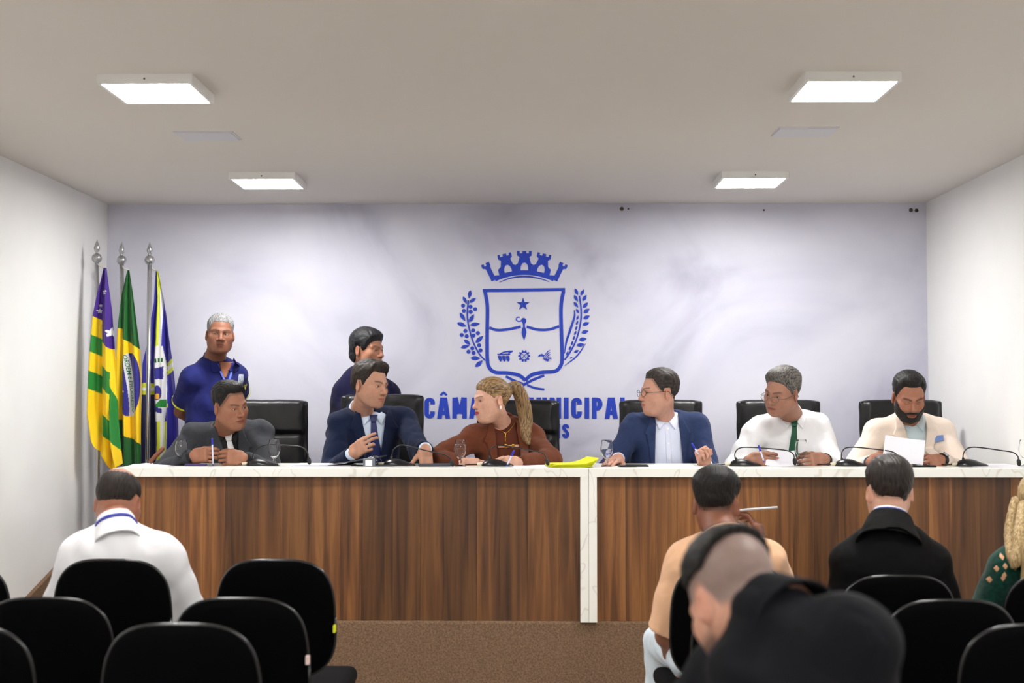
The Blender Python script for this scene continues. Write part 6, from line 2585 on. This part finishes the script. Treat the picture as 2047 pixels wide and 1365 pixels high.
phone(1266, 6.90, 0.15, 0.075, 3, 'black smartphone lying before the man in slate blue')
phone(1832, 6.93, 0.17, 0.12, 0, 'black tablet lying under the sheet the bearded man reads', 'tablet', 'tablet')
q = W(1513, 1019, 5.26)
phone(0, 0, 0.150, 0.072, 0, 'silver smartphone held up by the man in the peach shirt', loc=q, rot=(math.radians(-3.5), math.radians(-4), math.radians(4)), body=(196, 196, 198))

# held sheet (beige blazer) and papers (white shirt)
def held(corners, label):
    """thin sheet through four world corners, gently bowed"""
    a, b, c, d = [np.asarray(k) for k in corners]           # tl, tr, br, bl
    n = 10
    s = np.linspace(0, 1, n)
    nn = nrm(np.cross(b - a, d - a))
    G = np.array([[(a * (1 - u) + b * u) * (1 - v) + (d * (1 - u) + c * u) * v + nn * 0.012 * math.sin(math.pi * u) for u in s] for v in s]).reshape(-1, 3)
    base = G.mean(0)
    base = np.array([base[0], base[1], G[:, 2].min()])
    idx = np.arange(n * n).reshape(n, n)
    q = np.stack([idx[:-1, :-1], idx[1:, :-1], idx[1:, 1:], idx[:-1, 1:]], -1).reshape(-1, 4)
    N = n * n
    rim = np.concatenate([idx[0, :], idx[1:, -1], idx[-1, -2::-1], idx[-2:0:-1, 0]])
    rq = np.stack([rim, np.roll(rim, -1), np.roll(rim, -1) + N, rim + N], 1)
    o = mesh_obj('paper_sheet', np_mesh('paper_sheet', np.concatenate([G, G + nn * 0.0006]) - base, np.concatenate([q, q[:, ::-1] + N, rq]), False), M_PAPER, None, base)
    return tag(o, label, 'paper')


held([W(1770, 869, 6.96), W(1850, 880, 6.96), W(1845, 929, 6.92), W(1764, 918, 6.92)], 'white sheet held upright by the bearded man in beige')
held([W(1534, 897, 7.06), W(1588, 900, 7.06), W(1594, 929, 6.96), W(1530, 929, 6.96)], 'white sheet tilted up before the man with the green tie')


# pens
def pen(a, b, label, col=(30, 40, 190)):
    a, b = np.asarray(a), np.asarray(b)
    d = nrm(b - a)
    base = a
    r = empty('pen', base, 0, label, 'pen', 'ballpoint pens')
    L = np.linalg.norm(b - a)
    tube('barrel', [d * 0.012, d * (L - 0.03)], 0.0042, mat('pen_clear', srgb(200, 205, 226), 0.25), r, 10)
    tube('cap', [d * (L - 0.032), d * L], [0.0050, 0.0042], mat('pen_blue', srgb(*col), 0.35), r, 10)
    tube('tip', [(0, 0, 0), d * 0.013], [0.0008, 0.0038], mat('pen_blue', (0, 0, 0)), r, 10)


pen(W(426, 932, 6.92), W(424, 876, 6.90), 'blue and clear pen held upright by the man in grey')
pen(W(1399, 912, 6.98), W(1383, 886, 6.98), 'clear blue capped pen in the fist of the man in slate blue')
pen(W(1528, 925, 6.92), W(1516, 890, 6.92), 'pen in the hand of the man with the green tie')
pen(W(1012, 932, 6.88), W(1028, 900, 6.86), 'slim pen held by the woman in brown')

# wooden gavel-like stick leaning at the desk end
a, b = W(300, 926, 7.16), W(326, 899, 7.20)
st = empty('wooden_handle', (a[0], a[1], DT), 0, 'brown wooden handle sticking up at the desk end by the flags', 'handle')
d = nrm(b - a)
o = np.array([0, 0, 0.011])
tube('shaft', [o - d * 0.004, o + d * 0.04, o + d * 0.085, o + d * 0.100, o + d * 0.106], [0.011, 0.0125, 0.0125, 0.0105, 0.004], mat('reddish_wood', srgb(122, 70, 46), 0.45, var=0.15, vscale=60), st, 12)
# small purple case before the man in grey
pc = box('glasses_case', (-0.055, -0.02, 0), (0.055, 0.02, 0.012), mat('purple_case', srgb(56, 38, 92), 0.5), None, 0.005, (W(392, 930, 6.93)[0], 6.93, DT))
tag(pc, 'small dark purple case beside the hands of the man in grey', 'case')

for m_ in list(bpy.data.meshes):
    if m_.users == 0:
        bpy.data.meshes.remove(m_)
